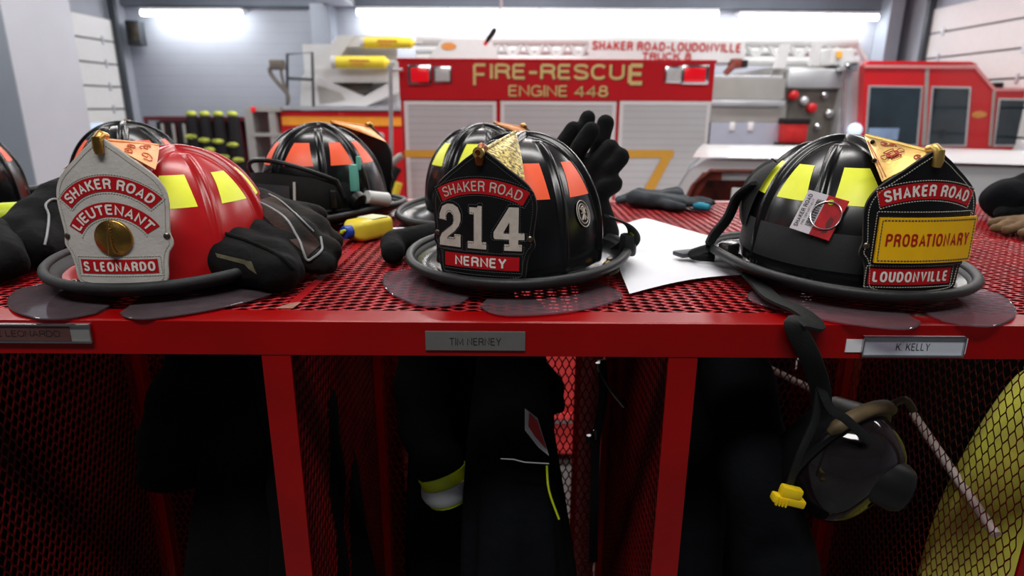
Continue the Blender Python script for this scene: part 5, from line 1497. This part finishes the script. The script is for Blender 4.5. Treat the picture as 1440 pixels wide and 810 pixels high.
gr = MB(); pline(gr, [(549, 92), (550, 180), (551, 300), (552, 420)], DE - 0.07, 0.016); pline(gr, [(549, 98), (566, 98)], DE - 0.05, 0.012); pline(gr, [(551, 300), (568, 300)], DE - 0.05, 0.012)
gr.build('grab_rail', 'aluminum', t, True)
MB().box2((eL - 0.05, DE - 0.2, 0.42), (eR + 0.05, DE + 0.1, 0.55), 0.01).build('tailboard', 'aluminum', t)
for x in (eL + 0.2, eR - 0.2): wheel(t, (x, DE + 1.9, 0.5), 0.5, 0.32)
hs = MB(); pline(hs, [(540, 276), (541, 255), (548, 235), (560, 222), (566, 219)], DE - 0.09, 0.028, 10, 6); hs.build('suction_hose', 'aluminum_dull', t, True)
hs = MB(); pline(hs, [(549, 276), (552, 252), (560, 236)], DE - 0.12, 0.032, 10, 6); hs.build('hose_coil', 'gear_dark', t, True)
hs = MB(); pline(hs, [(556, 274), (561, 257)], DE - 0.15, 0.03, 10); hs.build('hose_nozzle', 'cylinder_yellow', t, True)

# ---- ladder truck standing across the hall
DT = 9.5
t = thing('ladder_truck', 'white aerial ladder truck parked across the hall behind the engine, red cab at right', 'fire truck')
b = MB(); prect(b, 393, 156, 720, 300, DT, 2.2); 
z0 = 0.55
a, c = at(393, 156, DT), at(1004, 156, DT)
MB().box2((a.x, DT, z0), (c.x, DT + 2.2, a.z), 0.01).build('side_body', 'truck_red', t)
s_ = MB(); prect(s_, 396, 163.5, 700, 178, DT - 0.012, 0.01); s_.build('orange_stripe', 'stripe_orange', t)
s_ = MB(); prect(s_, 396, 199, 700, 200.5, DT - 0.006, 0.005); prect(s_, 484, 157, 485.2, 300, DT - 0.006, 0.005); s_.build('door_seam', 'bag_red', t)
d_ = MB(); prect(d_, 388, 150, 720, 156.5, DT - 0.05, 2.2); d_.build('deck_edge', 'aluminum', t)
h_ = MB(); prect(h_, 532, 206, 553, 221, DT - 0.02, 0.02, 0.004); h_.build('door_handle', 'aluminum', t)
h_ = MB(); p = at(535, 192, DT); h_.lathe([(0.06, 0), (0.06, 0.03), (0.03, 0.035), (0.0001, 0.035)], Matrix.Translation((p.x, DT - 0.001, p.z)) @ Matrix.Rotation(rad(90), 4, 'X'), 20); h_.build('fuel_cap', 'aluminum', t, True)
# aluminium tower at the tail
tw = MB()
for x0, x1 in ((354, 362), (386, 394)): prect(tw, x0, 151, x1, 330, DT - 0.1, 0.9)
for y0, y1 in ((150, 157), (187, 192), (222, 228), (262, 268)): prect(tw, 353.5, y0, 394.5, y1, DT - 0.11, 0.92)
tw.build('tail_rack', 'aluminum_dull', t)
s_ = MB(); prect(s_, 362, 157, 387, 330, DT + 0.5, 0.02); s_.build('rack_back', 'rack_red', t)
s_ = MB(); prect(s_, 352, 150, 358, 158, DT - 0.16, 0.05, 0.01); s_.build('marker_lamp', 'beacon_red', t, True)
rl = MB()
for pts in ([(404, 148), (404, 76), (439, 74), (441, 150)], [(404, 110), (441, 112)]): pline(rl, pts, DT - 0.02, 0.022)
rl.build('hand_rail', 'rail_dark', t, True)
rl = MB(); pline(rl, [(405, 145), (404, 132), (392, 118), (381, 104), (379, 95)], DT - 0.1, 0.03, 8, 5); pline(rl, [(405, 132), (399, 118), (396, 104), (395, 96)], DT - 0.1, 0.022, 8, 5)
rl.build('lamp_arm', 'aluminum_dark', t, True)
lb_ = MB(); prect(lb_, 377, 83, 397, 98, DT - 0.16, 0.16, 0.02); lb_.build('work_lamp', 'aluminum_dark', t, True)
# turntable and ladder base (white weldment with openings)
w_ = MB()
ppoly(w_, [(422, 149), (424, 108), (433, 104), (452, 149)], DT + 0.3, 0.2)
ppoly(w_, [(424, 108), (476, 50), (500, 50), (452, 112)], DT + 0.31, 0.25)
ppoly(w_, [(476, 50), (562, 50), (562, 66), (470, 66)], DT + 0.32, 0.25)
ppoly(w_, [(440, 96), (562, 96), (562, 116), (430, 116)], DT + 0.25, 0.3)
ppoly(w_, [(430, 110), (452, 110), (512, 136), (562, 108), (562, 128), (515, 149), (452, 149), (428, 149)], DT + 0.2, 0.3)
w_.build('turntable', 'ladder_white', t)
k_ = MB(); ppoly(k_, [(446, 120), (450, 146), (486, 140), (478, 130)], DT + 0.19, 0.006); k_.build('gusset_shade', 'aluminum_dull', t)  # thin gray plate painted as the shade of a recess
k_ = MB(); ppoly(k_, [(480, 118), (525, 116), (520, 128), (505, 134)], DT + 0.44, 0.01); k_.build('recess_shade', 'aluminum_dark', t)  # dark plate standing for the shade in the second recess
k_ = MB(); prect(k_, 425, 62, 562, 149, DT + 0.62, 0.02); k_.build('turntable_back', 'ladder_white', t)
# two yellow cylinders
def tank(label, x0, x1, y0, y1):
    a, c = at(x0, (y0 + y1) / 2, DT + 0.05), at(x1, (y0 + y1) / 2, DT + 0.05); r_ = abs(at(x0, y0, DT).z - at(x0, y1, DT).z) / 2
    q = thing('air_cylinder', label, 'cylinder', ((a.x + c.x) / 2, DT + 0.1, a.z), 0, 'yellow air cylinders on the ladder truck')
    L = c.x - a.x
    Rm = Matrix.Rotation(rad(90), 4, 'Y')
    MB().lathe([(0.0001, -L / 2), (r_ * 0.7, -L / 2 + 0.02), (r_, -L / 2 + r_ * 0.8), (r_, L / 2 - r_ * 0.9), (r_ * 0.6, L / 2 - 0.05), (r_ * 0.3, L / 2), (0.0001, L / 2)], Rm, 28).build('tank', 'cylinder_yellow', q, True)
    MB().lathe([(r_ * 1.02, -L / 2 + r_ * 0.2), (r_ * 1.02, -L / 2 + r_ * 0.95)], Rm, 28, False).build('end_collar', 'ladder_white', q, True)
    MB().cyl((L / 2 - 0.02, 0, 0), (L / 2 + 0.07, 0, 0), 0.03).build('valve', 'aluminum', q, True)

    MB().box((0.0, -r_ * 0.985, 0.02), (L * 0.34, 0.02, 0.025)).build('print_line', 'gold_warm', q); MB().box((-0.03, -r_ * 0.97, -0.03), (L * 0.22, 0.02, 0.02)).build('print_line', 'gold_warm', q)
    return q
tank('yellow air cylinder on the ladder truck, lower left of the pair', 464, 548, 78, 96)
tank('yellow air cylinder on the ladder truck, upper right of the pair', 505, 585, 51.5, 67.5)
# ladder
ld = MB(); D2 = DT + 0.75
for y in (57, 84): pline(ld, [(585, y - 1), (1205, y + 3)], D2, 0.07, 8)
pline(ld, [(585, 70), (1205, 73)], D2 + 0.9, 0.05, 8)
ld.build('ladder_rail', 'ladder_white', t)
lt = MB()
for k in range(17):
    x = 690 + k * 31
    pline(lt, [(x, 84), (x + 15, 57)], D2, 0.04, 6); pline(lt, [(x + 15, 57), (x + 31, 84)], D2, 0.04, 6)
lt.build('ladder_lattice', 'ladder_white', t)
ru = MB()
for k in range(34):
    x = 600 + k * 18; a = at(x, 84, D2); ru.cyl(a, a + Vector((0, 0.9, 0)), 0.025, None, 8)
ru.build('rungs', 'aluminum', t)['kind'] = 'stuff'
k_ = MB(); prect(k_, 585, 60, 1200, 84, D2 + 0.95, 0.05); k_.build('ladder_shade_back', 'aluminum_dull', t)  # gray sheet added as the shadowed background of the lattice
pg = MB(); ppoly(pg, [(600, 84), (622, 55), (690, 55), (703, 84)], D2 - 0.12, 0.1); pg.build('ladder_shroud', 'ladder_white', t)
ov = MB(); p = at(631, 65, D2 - 0.13); ov.add([(p.x + 0.115 * math.cos(k * .2618), p.y, p.z + 0.055 * math.sin(k * .2618)) for k in range(24)], [list(range(24))]); ov.build('oval_emblem', 'gold_warm', t)
sg = MB(); ppoly(sg, [(828, 56), (1048, 58), (1048, 88), (828, 86)], D2 - 0.14, 0.03); sgo = sg.build('name_board', 'ladder_white', t)
tx = MB(); ptext(tx, 'SHAKER ROAD-LOUDONVILLE', 833, 1042, 58.5, 72.5, D2 - 0.15, 0.03, slope=-0.012); tx.build('lettering', 'letter_red', sgo); tx = MB(); ptext(tx, 'TRUCK 8', 903, 972, 73.5, 85, D2 - 0.15, 0.03); tx.build('lettering', 'letter_red', sgo)
dv = MB(); prect(dv, 1030, 82, 1044, 96, D2 - 0.25, 0.2, 0.02); pline(dv, [(1020, 104), (1033, 90)], D2 - 0.3, 0.05); dv.build('nozzle', 'car_pillar', t, True)
dv = MB(); prect(dv, 1046, 84, 1052, 95, D2 - 0.3, 0.2, 0.02); dv.build('nozzle_tip', 'gear_dark', t)
# aluminium body, middle to right
al = MB(); a, c = at(1000, 106, DT), at(1102, 106, DT); al.box2((a.x, DT, z0), (c.x, DT + 2.2, a.z), 0.01); al.build('rear_compartment', 'aluminum', t)
u_ = MB(); prect(u_, 1000, 110, 1102, 139, DT - 0.012, 0.01); u_.build('upper_panel', 'aluminum_dull', t)
u_ = MB(); prect(u_, 1000, 141, 1104, 150, DT - 0.06, 0.06, 0.01); u_.build('rub_rail', 'aluminum', t, True)
u_ = MB(); prect(u_, 1000, 152, 1102, 172, DT - 0.011, 0.01); u_.build('middle_panel', 'aluminum_dull', t)
u_ = MB(); prect(u_, 1000, 172, 1102, 240, DT - 0.014, 0.012); u_.build('lower_panel', mat('bluish_panel', (196, 202, 220), 0.35, 0.3, var=0.05, scale=4), t)  # bluish reflection put into the panel colour
for x in (1030, 1056):
    u_ = MB(); prect(u_, x - 3, 172, x + 3, 184, DT - 0.03, 0.02, 0.005); u_.build('latch', 'engine_white', t, True)
pp = MB(); a, c = at(1100, 92, DT), at(1212, 92, DT); pp.box2((a.x, DT + 0.35, z0), (c.x, DT + 2.1, a.z), 0.01); pp.build('pump_housing', 'aluminum_dull', t)
u_ = MB(); prect(u_, 1110, 96, 1208, 125, DT + 0.2, 0.15, 0.03); u_.build('pump_top', 'headliner' if False else 'aluminum', t, True)
u_ = MB(); prect(u_, 1112, 128, 1182, 200, DT + 0.31, 0.03); u_.build('pump_panel', 'aluminum_dark', t)
for (x, y, r_, m) in ((1116, 134, 0.07, 'truck_red'), (1131, 142, 0.06, 'aluminum'), (1142, 152, 0.07, 'truck_red'), (1160, 134, 0.05, 'chrome'), (1166, 160, 0.06, 'chrome'), (1150, 178, 0.05, 'chrome')):
    p = at(x, y, DT + 0.25)
    MB().lathe([(r_, 0), (r_, 0.1), (r_ * 0.6, 0.12), (0.0001, 0.12)], Matrix.Translation((p.x, p.y + 0.08, p.z)) @ Matrix.Rotation(rad(90), 4, 'X'), 20).build('pump_valve', m, t, True)
u_ = MB(); pline(u_, [(1187, 98), (1186, 200)], DT + 0.05, 0.022); u_.build('grab_bar', 'chrome', t, True)
u_ = MB(); prect(u_, 1192, 86, 1212, 200, DT + 0.1, 0.3); u_.build('cab_rear_panel', 'aluminum', t)
u_ = MB(); ppoly(u_, [(1090, 96), (1100, 62), (1112, 62), (1104, 96)], DT + 0.2, 0.1); u_.build('ladder_support', 'ladder_white', t)
u_ = MB(); ppoly(u_, [(1140, 92), (1146, 60), (1156, 60), (1152, 92)], DT + 0.2, 0.1); u_.build('ladder_support', 'ladder_white', t)
u_ = MB(); prect(u_, 1170, 68, 1200, 92, DT + 0.2, 0.5, 0.02); u_.build('ladder_rest', 'ladder_white', t)
u_ = MB(); prect(u_, 1178, 72, 1184, 82, DT + 0.16, 0.03, 0.008); u_.build('amber_lamp', 'stripe_gold', t)
u_ = MB(); prect(u_, 1190, 88, 1208, 100, DT - 0.1, 0.3, 0.03); u_.build('deck_lamp', 'chrome', t, True)
# cab
cb = MB(); P = [(1208, 320), (1216, 92), (1374, 93), (1399, 124), (1462, 124), (1490, 160), (1500, 320)]
ppoly(cb, P, DT - 0.05, 2.3); cb.build('cab', 'truck_red', t)
ct = MB(); ppoly(ct, [(1224, 85.5), (1366, 86.5), (1376, 91), (1217, 90.5)], DT - 0.02, 2.2); ct.build('cab_roof', 'truck_red', t)
ct = MB(); ppoly(ct, [(1216, 91), (1374, 92), (1400, 123.5), (1462, 124), (1462, 128), (1398, 128), (1371, 96.5), (1216, 95)], DT - 0.075, 0.03); ct.build('roof_trim', mat('pink_trim', (232, 150, 152), 0.4), t)
ct = MB(); ppoly(ct, [(1302, 96), (1307, 96), (1302, 205), (1296, 205)], DT - 0.06, 0.02); ct.build('door_gap', 'aluminum_dull', t)
ct = MB(); pline(ct, [(1398, 128), (1392, 205)], DT - 0.06, 0.02); ct.build('door_gap', 'aluminum_dull', t)
def cabwin(P, k=2.6):
    cx = sum(p[0] for p in P) / 4; cy = sum(p[1] for p in P) / 4
    f = MB(); ppoly(f, P, DT - 0.075, 0.03); fo = f.build('window_frame', 'aluminum', t)
    g = MB(); ppoly(g, [(x + (k if x < cx else -k), y + (k if y < cy else -k)) for x, y in P], DT - 0.082, 0.01); g.build('window_pane', 'cab_glass', fo)
    return fo
f1 = cabwin([(1222, 120), (1298, 121), (1291, 206), (1216, 206)])
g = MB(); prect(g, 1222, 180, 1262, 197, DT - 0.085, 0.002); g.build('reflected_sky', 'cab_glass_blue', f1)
cabwin([(1311, 121), (1366, 122), (1359, 206), (1304, 206)])
cabwin([(1405, 138), (1470, 139), (1470, 206), (1397, 206)])
ov = MB(); p = at(1377, 161, DT - 0.06); ov.add([(p.x + 0.11 * math.cos(k * .2618), p.y, p.z + 0.05 * math.sin(k * .2618)) for k in range(24)], [list(range(24))]); ov.build('oval_emblem', 'gold_warm', t)
pr = at(1202, 183, DT - 0.1); MB().sphere(pr, 0.1, 16, 10).build('mirror_lamp', 'screen', t, True)
lb_ = MB(); prect(lb_, 1403, 116, 1470, 124, DT + 0.4, 0.5, 0.02); lb_.build('light_bar', 'gear_dark', t, True)
for x in (-2.6, -1.2, 4.2, 6.3): wheel(t, (x, DT + 0.3, 0.52), 0.52, 0.32, 'Y')
# red bag standing on the truck step
t = thing('tool_bag', 'red tool bag with dark top strapped to the aluminium side of ladder truck', 'bag', at(1113, 201, 9.355))
b = MB(); a, c = at(1099, 172, 9.355), at(1127, 201, 9.355); W_, H_ = c.x - a.x, a.z - c.z
MB().box((0, 0, H_ / 2), (W_, 0.25, H_), None, 0.03).build('bag', 'bag_red', t, True)
MB().box((0, 0, H_ + 0.02), (W_ * 1.1, 0.28, 0.08), None, 0.02).build('lid', 'gear_dark', t, True)
MB().box((0, 0, -0.02), (W_ * 1.25, 0.35, 0.04)).build('base_tray', 'gear_dark', t)

# ---- white utility vehicle right behind the lockers
t = thing('utility_vehicle', 'white utility vehicle with light bar parked behind the lockers at right', 'car')
YS = 3.55
t.location = (1.0, YS, 0); t.rotation_euler = (0, 0, rad(-20))
YS = 0.0
side = [(1.03, 1.46), (1.17, 1.72), (1.26, 1.775), (1.42, 1.795), (3.6, 1.795), (3.9, 1.78), (4.1, 1.64), (4.15, 0.45), (0.88, 0.45), (0.86, 0.95), (0.88, 1.20), (0.94, 1.28)]
VW = 1.2
MB().prism(side, lambda x, z, d: (x, YS + d, z), 0, VW).build('body', 'car_white', t)
def roofp(u, v):
    x = 1.20 + 2.72 * u
    return Vector((x, YS - 0.03 + (VW + 0.06) * v, 1.797 + 0.03 * math.sin(v * math.pi) + 0.012 * math.sin(u * math.pi)))
MB().grid(roofp, 24, 16).build('roof', 'car_white', t, True)
MB().grid(lambda u, v: Vector((0.93 + 0.26 * v, YS - 0.012 + (VW + 0.02) * u, 1.25 + 0.50 * v)), 6, 6).build('windshield', 'windshield', t)
MB().prism([(1.08, 1.30), (1.20, 1.64), (1.26, 1.715), (1.36, 1.725), (1.38, 1.30)], lambda x, z, d: (x, YS - 0.014 + d, z), 0, 0.01).build('window_frame', 'car_pillar', t)
MB().prism([(1.19, 1.30), (1.25, 1.60), (1.29, 1.675), (1.56, 1.685), (1.58, 1.30)], lambda x, z, d: (x, YS - 0.02 + d, z), 0, 0.01).build('side_window', 'car_glass', t)
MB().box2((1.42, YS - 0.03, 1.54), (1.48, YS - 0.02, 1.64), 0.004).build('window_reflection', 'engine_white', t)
MB().tube([(1.11, YS - 0.02, 1.30), (1.22, YS - 0.02, 1.65), (1.30, YS - 0.02, 1.725), (1.6, YS - 0.02, 1.735)], 0.012, 8).build('roof_pillar', 'car_pillar', t, True)
MB().box2((2.72, YS - 0.006, 0.6), (4.0, YS, 1.66), 0.004).build('side_panel', 'engine_white', t)
MB().box2((3.0, YS + 0.75, 1.81), (4.0, YS + 1.0, 1.885), 0.02).build('roof_light_bar', 'aluminum', t, True)
for x in (1.35, 3.3): wheel(t, (x, YS + 0.12, 0.36), 0.36, 0.24, 'Y')
for x in (1.35, 3.3): wheel(t, (x, YS + VW - 0.12, 0.36), 0.36, 0.24, 'Y')
for ch in t.children: ch.location.x -= 1.2

# ---- red tool chest behind the lockers (shows through the mesh)
t = thing('tool_chest', 'bright red tool chest behind the lockers, seen through the mesh', 'cabinet', (-0.5, 3.3, 0))
MB().box2((-0.95, 0, 0.08), (0.95, 0.5, 0.95), 0.01).build('carcass', mat('chest_red', (250, 74, 74), 0.4, var=0.05), t)
for zz in ((0.10, 0.36), (0.41, 0.90)):
    for k in range(3):
        d_ = MB().box2((-0.92 + k * 0.62, -0.02, zz[0]), (-0.32 + k * 0.62, 0.0, zz[1]), 0.006).build('drawer', bpy.data.materials['chest_red'], t)
        MB().box2((-0.85 + k * 0.62, -0.05, zz[1] - 0.05), (-0.39 + k * 0.62, -0.02, zz[1] - 0.03), 0.004).build('handle', 'chrome', d_)
for x in (-0.85, 0.85): MB().cyl((x, 0.3, 0.0), (x, 0.3, 0.08), 0.04).build('caster', 'rubber', t)

# ---- far gear rack with hanging coats against the back wall
t = thing('gear_rack', 'dark red gear rack standing along the back wall at left', 'lockers')
rk = MB(); DR = 11.9
a, c = at(203, 164, DR), at(356, 164, DR)
n = 7
for k in range(n + 1):
    x = a.x + (c.x - a.x) * k / n; rk.box2((x - 0.025, DR, 0), (x + 0.025, DR + 0.05, a.z))
rk.box2((a.x, DR - 0.01, a.z - 0.07), (c.x, DR + 0.61, a.z + 0.002)).box2((a.x, DR + 0.56, 0), (c.x, DR + 0.6, a.z)).box2((a.x, DR - 0.01, 0), (c.x, DR + 0.605, 0.08))
rk.build('rack_frame', 'rack_red', t)
for i, px in enumerate((274, 292, 311, 331)):
    p = at(px, 190, DR - 0.05)
    q = thing('turnout_coat', ['dark coat with lime collar on the far rack, leftmost of four', 'dark coat with lime collar on the far rack, second from left',
        'dark coat with lime collar on the far rack, third from left', 'dark coat with lime collar on the far rack, rightmost of four'][i], 'coat', (p.x, DR - 0.06, 0), 0, 'coats on the far rack')
    MB().grid(lambda u, v: Vector((0.105 * (0.8 + 0.4 * v) * math.cos(u * 6.2832) * (1 + 0.08 * math.sin(6 * u * 6.28)), 0.10 * math.sin(u * 6.2832), 1.86 - 1.0 * v)), 28, 10, True).build('body', 'gear_dark', q, True)
    MB().sphere((0, -0.02, 1.90), 0.09, 14, 8, (1.1, 0.8, 0.6)).build('collar', 'gear_lime', q, True)
    for j, (dx, z) in enumerate(((-0.02, 1.50 - 0.06 * (i % 2)), (0.05, 1.32 - 0.05 * i))):
        if i == 0 and j == 1: continue
        MB().sphere((dx, -0.11, z - 0.08 * (i // 2)), 0.075, 12, 8, (1.5, 0.4, 0.6)).build('reflective_patch', 'gear_lime', q, True)
for i, px in enumerate((228, 243, 258)):
    p = at(px, 190, DR - 0.05)
    q = thing('turnout_coat', ['grayish coat hanging on the left part of the far rack, leftmost', 'grayish coat hanging on the left part of the far rack, middle', 'grayish coat on the far rack just left of the lime collared coats'][i], 'coat', (p.x, DR - 0.06, 0), 0, 'coats on the far rack')
    MB().grid(lambda u, v: Vector((0.075 * (0.8 + 0.4 * v) * math.cos(u * 6.2832), 0.08 * math.sin(u * 6.2832), 1.76 - 0.9 * v)), 24, 8, True).build('body', 'gear_dark', q, True)
    MB().box((0.07, -0.07, 1.55), (0.05, 0.03, 0.35), None, 0.01).build('strap', 'aluminum_dull', q)

# ---- display on a stand near the left door
t = thing('display_cart', 'black stand with a tilted bright screen near the left overhead door', 'monitor', (0, 0, 0))
DM = 8.2
b = MB(); prect(b, 78, 189, 112, 262, DM, 0.05, 0.01); b.build('panel', 'black_plastic', t)
a, c = at(106, 175, DM - 0.15), at(140, 195, DM - 0.15)
MB().prism([(at(104, 193, DM).x, at(104, 193, DM).z), (at(107, 176, DM).x, at(107, 176, DM).z), (at(150, 172, DM).x, at(150, 172, DM).z), (at(150, 189, DM).x, at(150, 189, DM).z)], lambda x, z, d: (x, DM - 0.1 + d, z), 0, 0.03).build('screen', 'screen', t)
MB().prism([(at(98, 196, DM).x, at(98, 196, DM).z), (at(100, 192, DM).x, at(100, 192, DM).z), (at(150, 188, DM).x, at(150, 188, DM).z), (at(150, 193, DM).x, at(150, 193, DM).z)], lambda x, z, d: (x, DM - 0.11 + d, z), 0, 0.04).build('bezel', 'white_plastic', t)
pm = at(95, 200, DM); MB().box2((pm.x - 0.05, DM + 0.06, 0), (pm.x + 0.05, DM + 0.14, pm.z), 0.005).box2((pm.x - 0.4, DM - 0.2, 0), (pm.x + 0.4, DM + 0.4, 0.06), 0.01).build('stand', 'black_plastic', t)
# ================================================================ light
w = bpy.data.worlds.new('world'); S.world = w; w.use_nodes = True
w.node_tree.nodes['Background'].inputs[0].default_value = (0.80, 0.86, 1.0, 1)
w.node_tree.nodes['Background'].inputs[1].default_value = 0.06
def area(loc, sx, sy, power, rot=(0, 0, 0), col=(1, 0.98, 0.95)):
    d = bpy.data.lights.new('ceiling_lamp', 'AREA'); d.shape = 'RECTANGLE'; d.size = sx; d.size_y = sy; d.energy = power; d.color = col
    o = bpy.data.objects.new('ceiling_lamp', d); COL.objects.link(o); o.location = loc; o.rotation_euler = rot
for y, p in ((2.2, 62), (5.6, 88), (8.6, 104), (11.2, 78)):
    for x in (-4.2, 0.0, 4.2):
        area((x, y, 4.75), 2.6, 0.35, p)
for x, sx in ((-6.02, 1.8), (-2.1, 1.6), (-0.4, 1.6), (1.3, 1.6), (3.0, 1.6), (4.86, 1.2), (6.17, 1.2)):   # throw of the strip lights on the wall
    area((x, 12.62, 3.66), sx, 0.1, 16, (rad(52), 0, 0))
area((-0.3, -0.9, 4.75), 2.6, 0.5, 88)  # unseen lamp behind the camera, used as front fill
S.view_settings.view_transform = 'Standard'
S.view_settings.look = 'None'
S.view_settings.exposure = 0.0
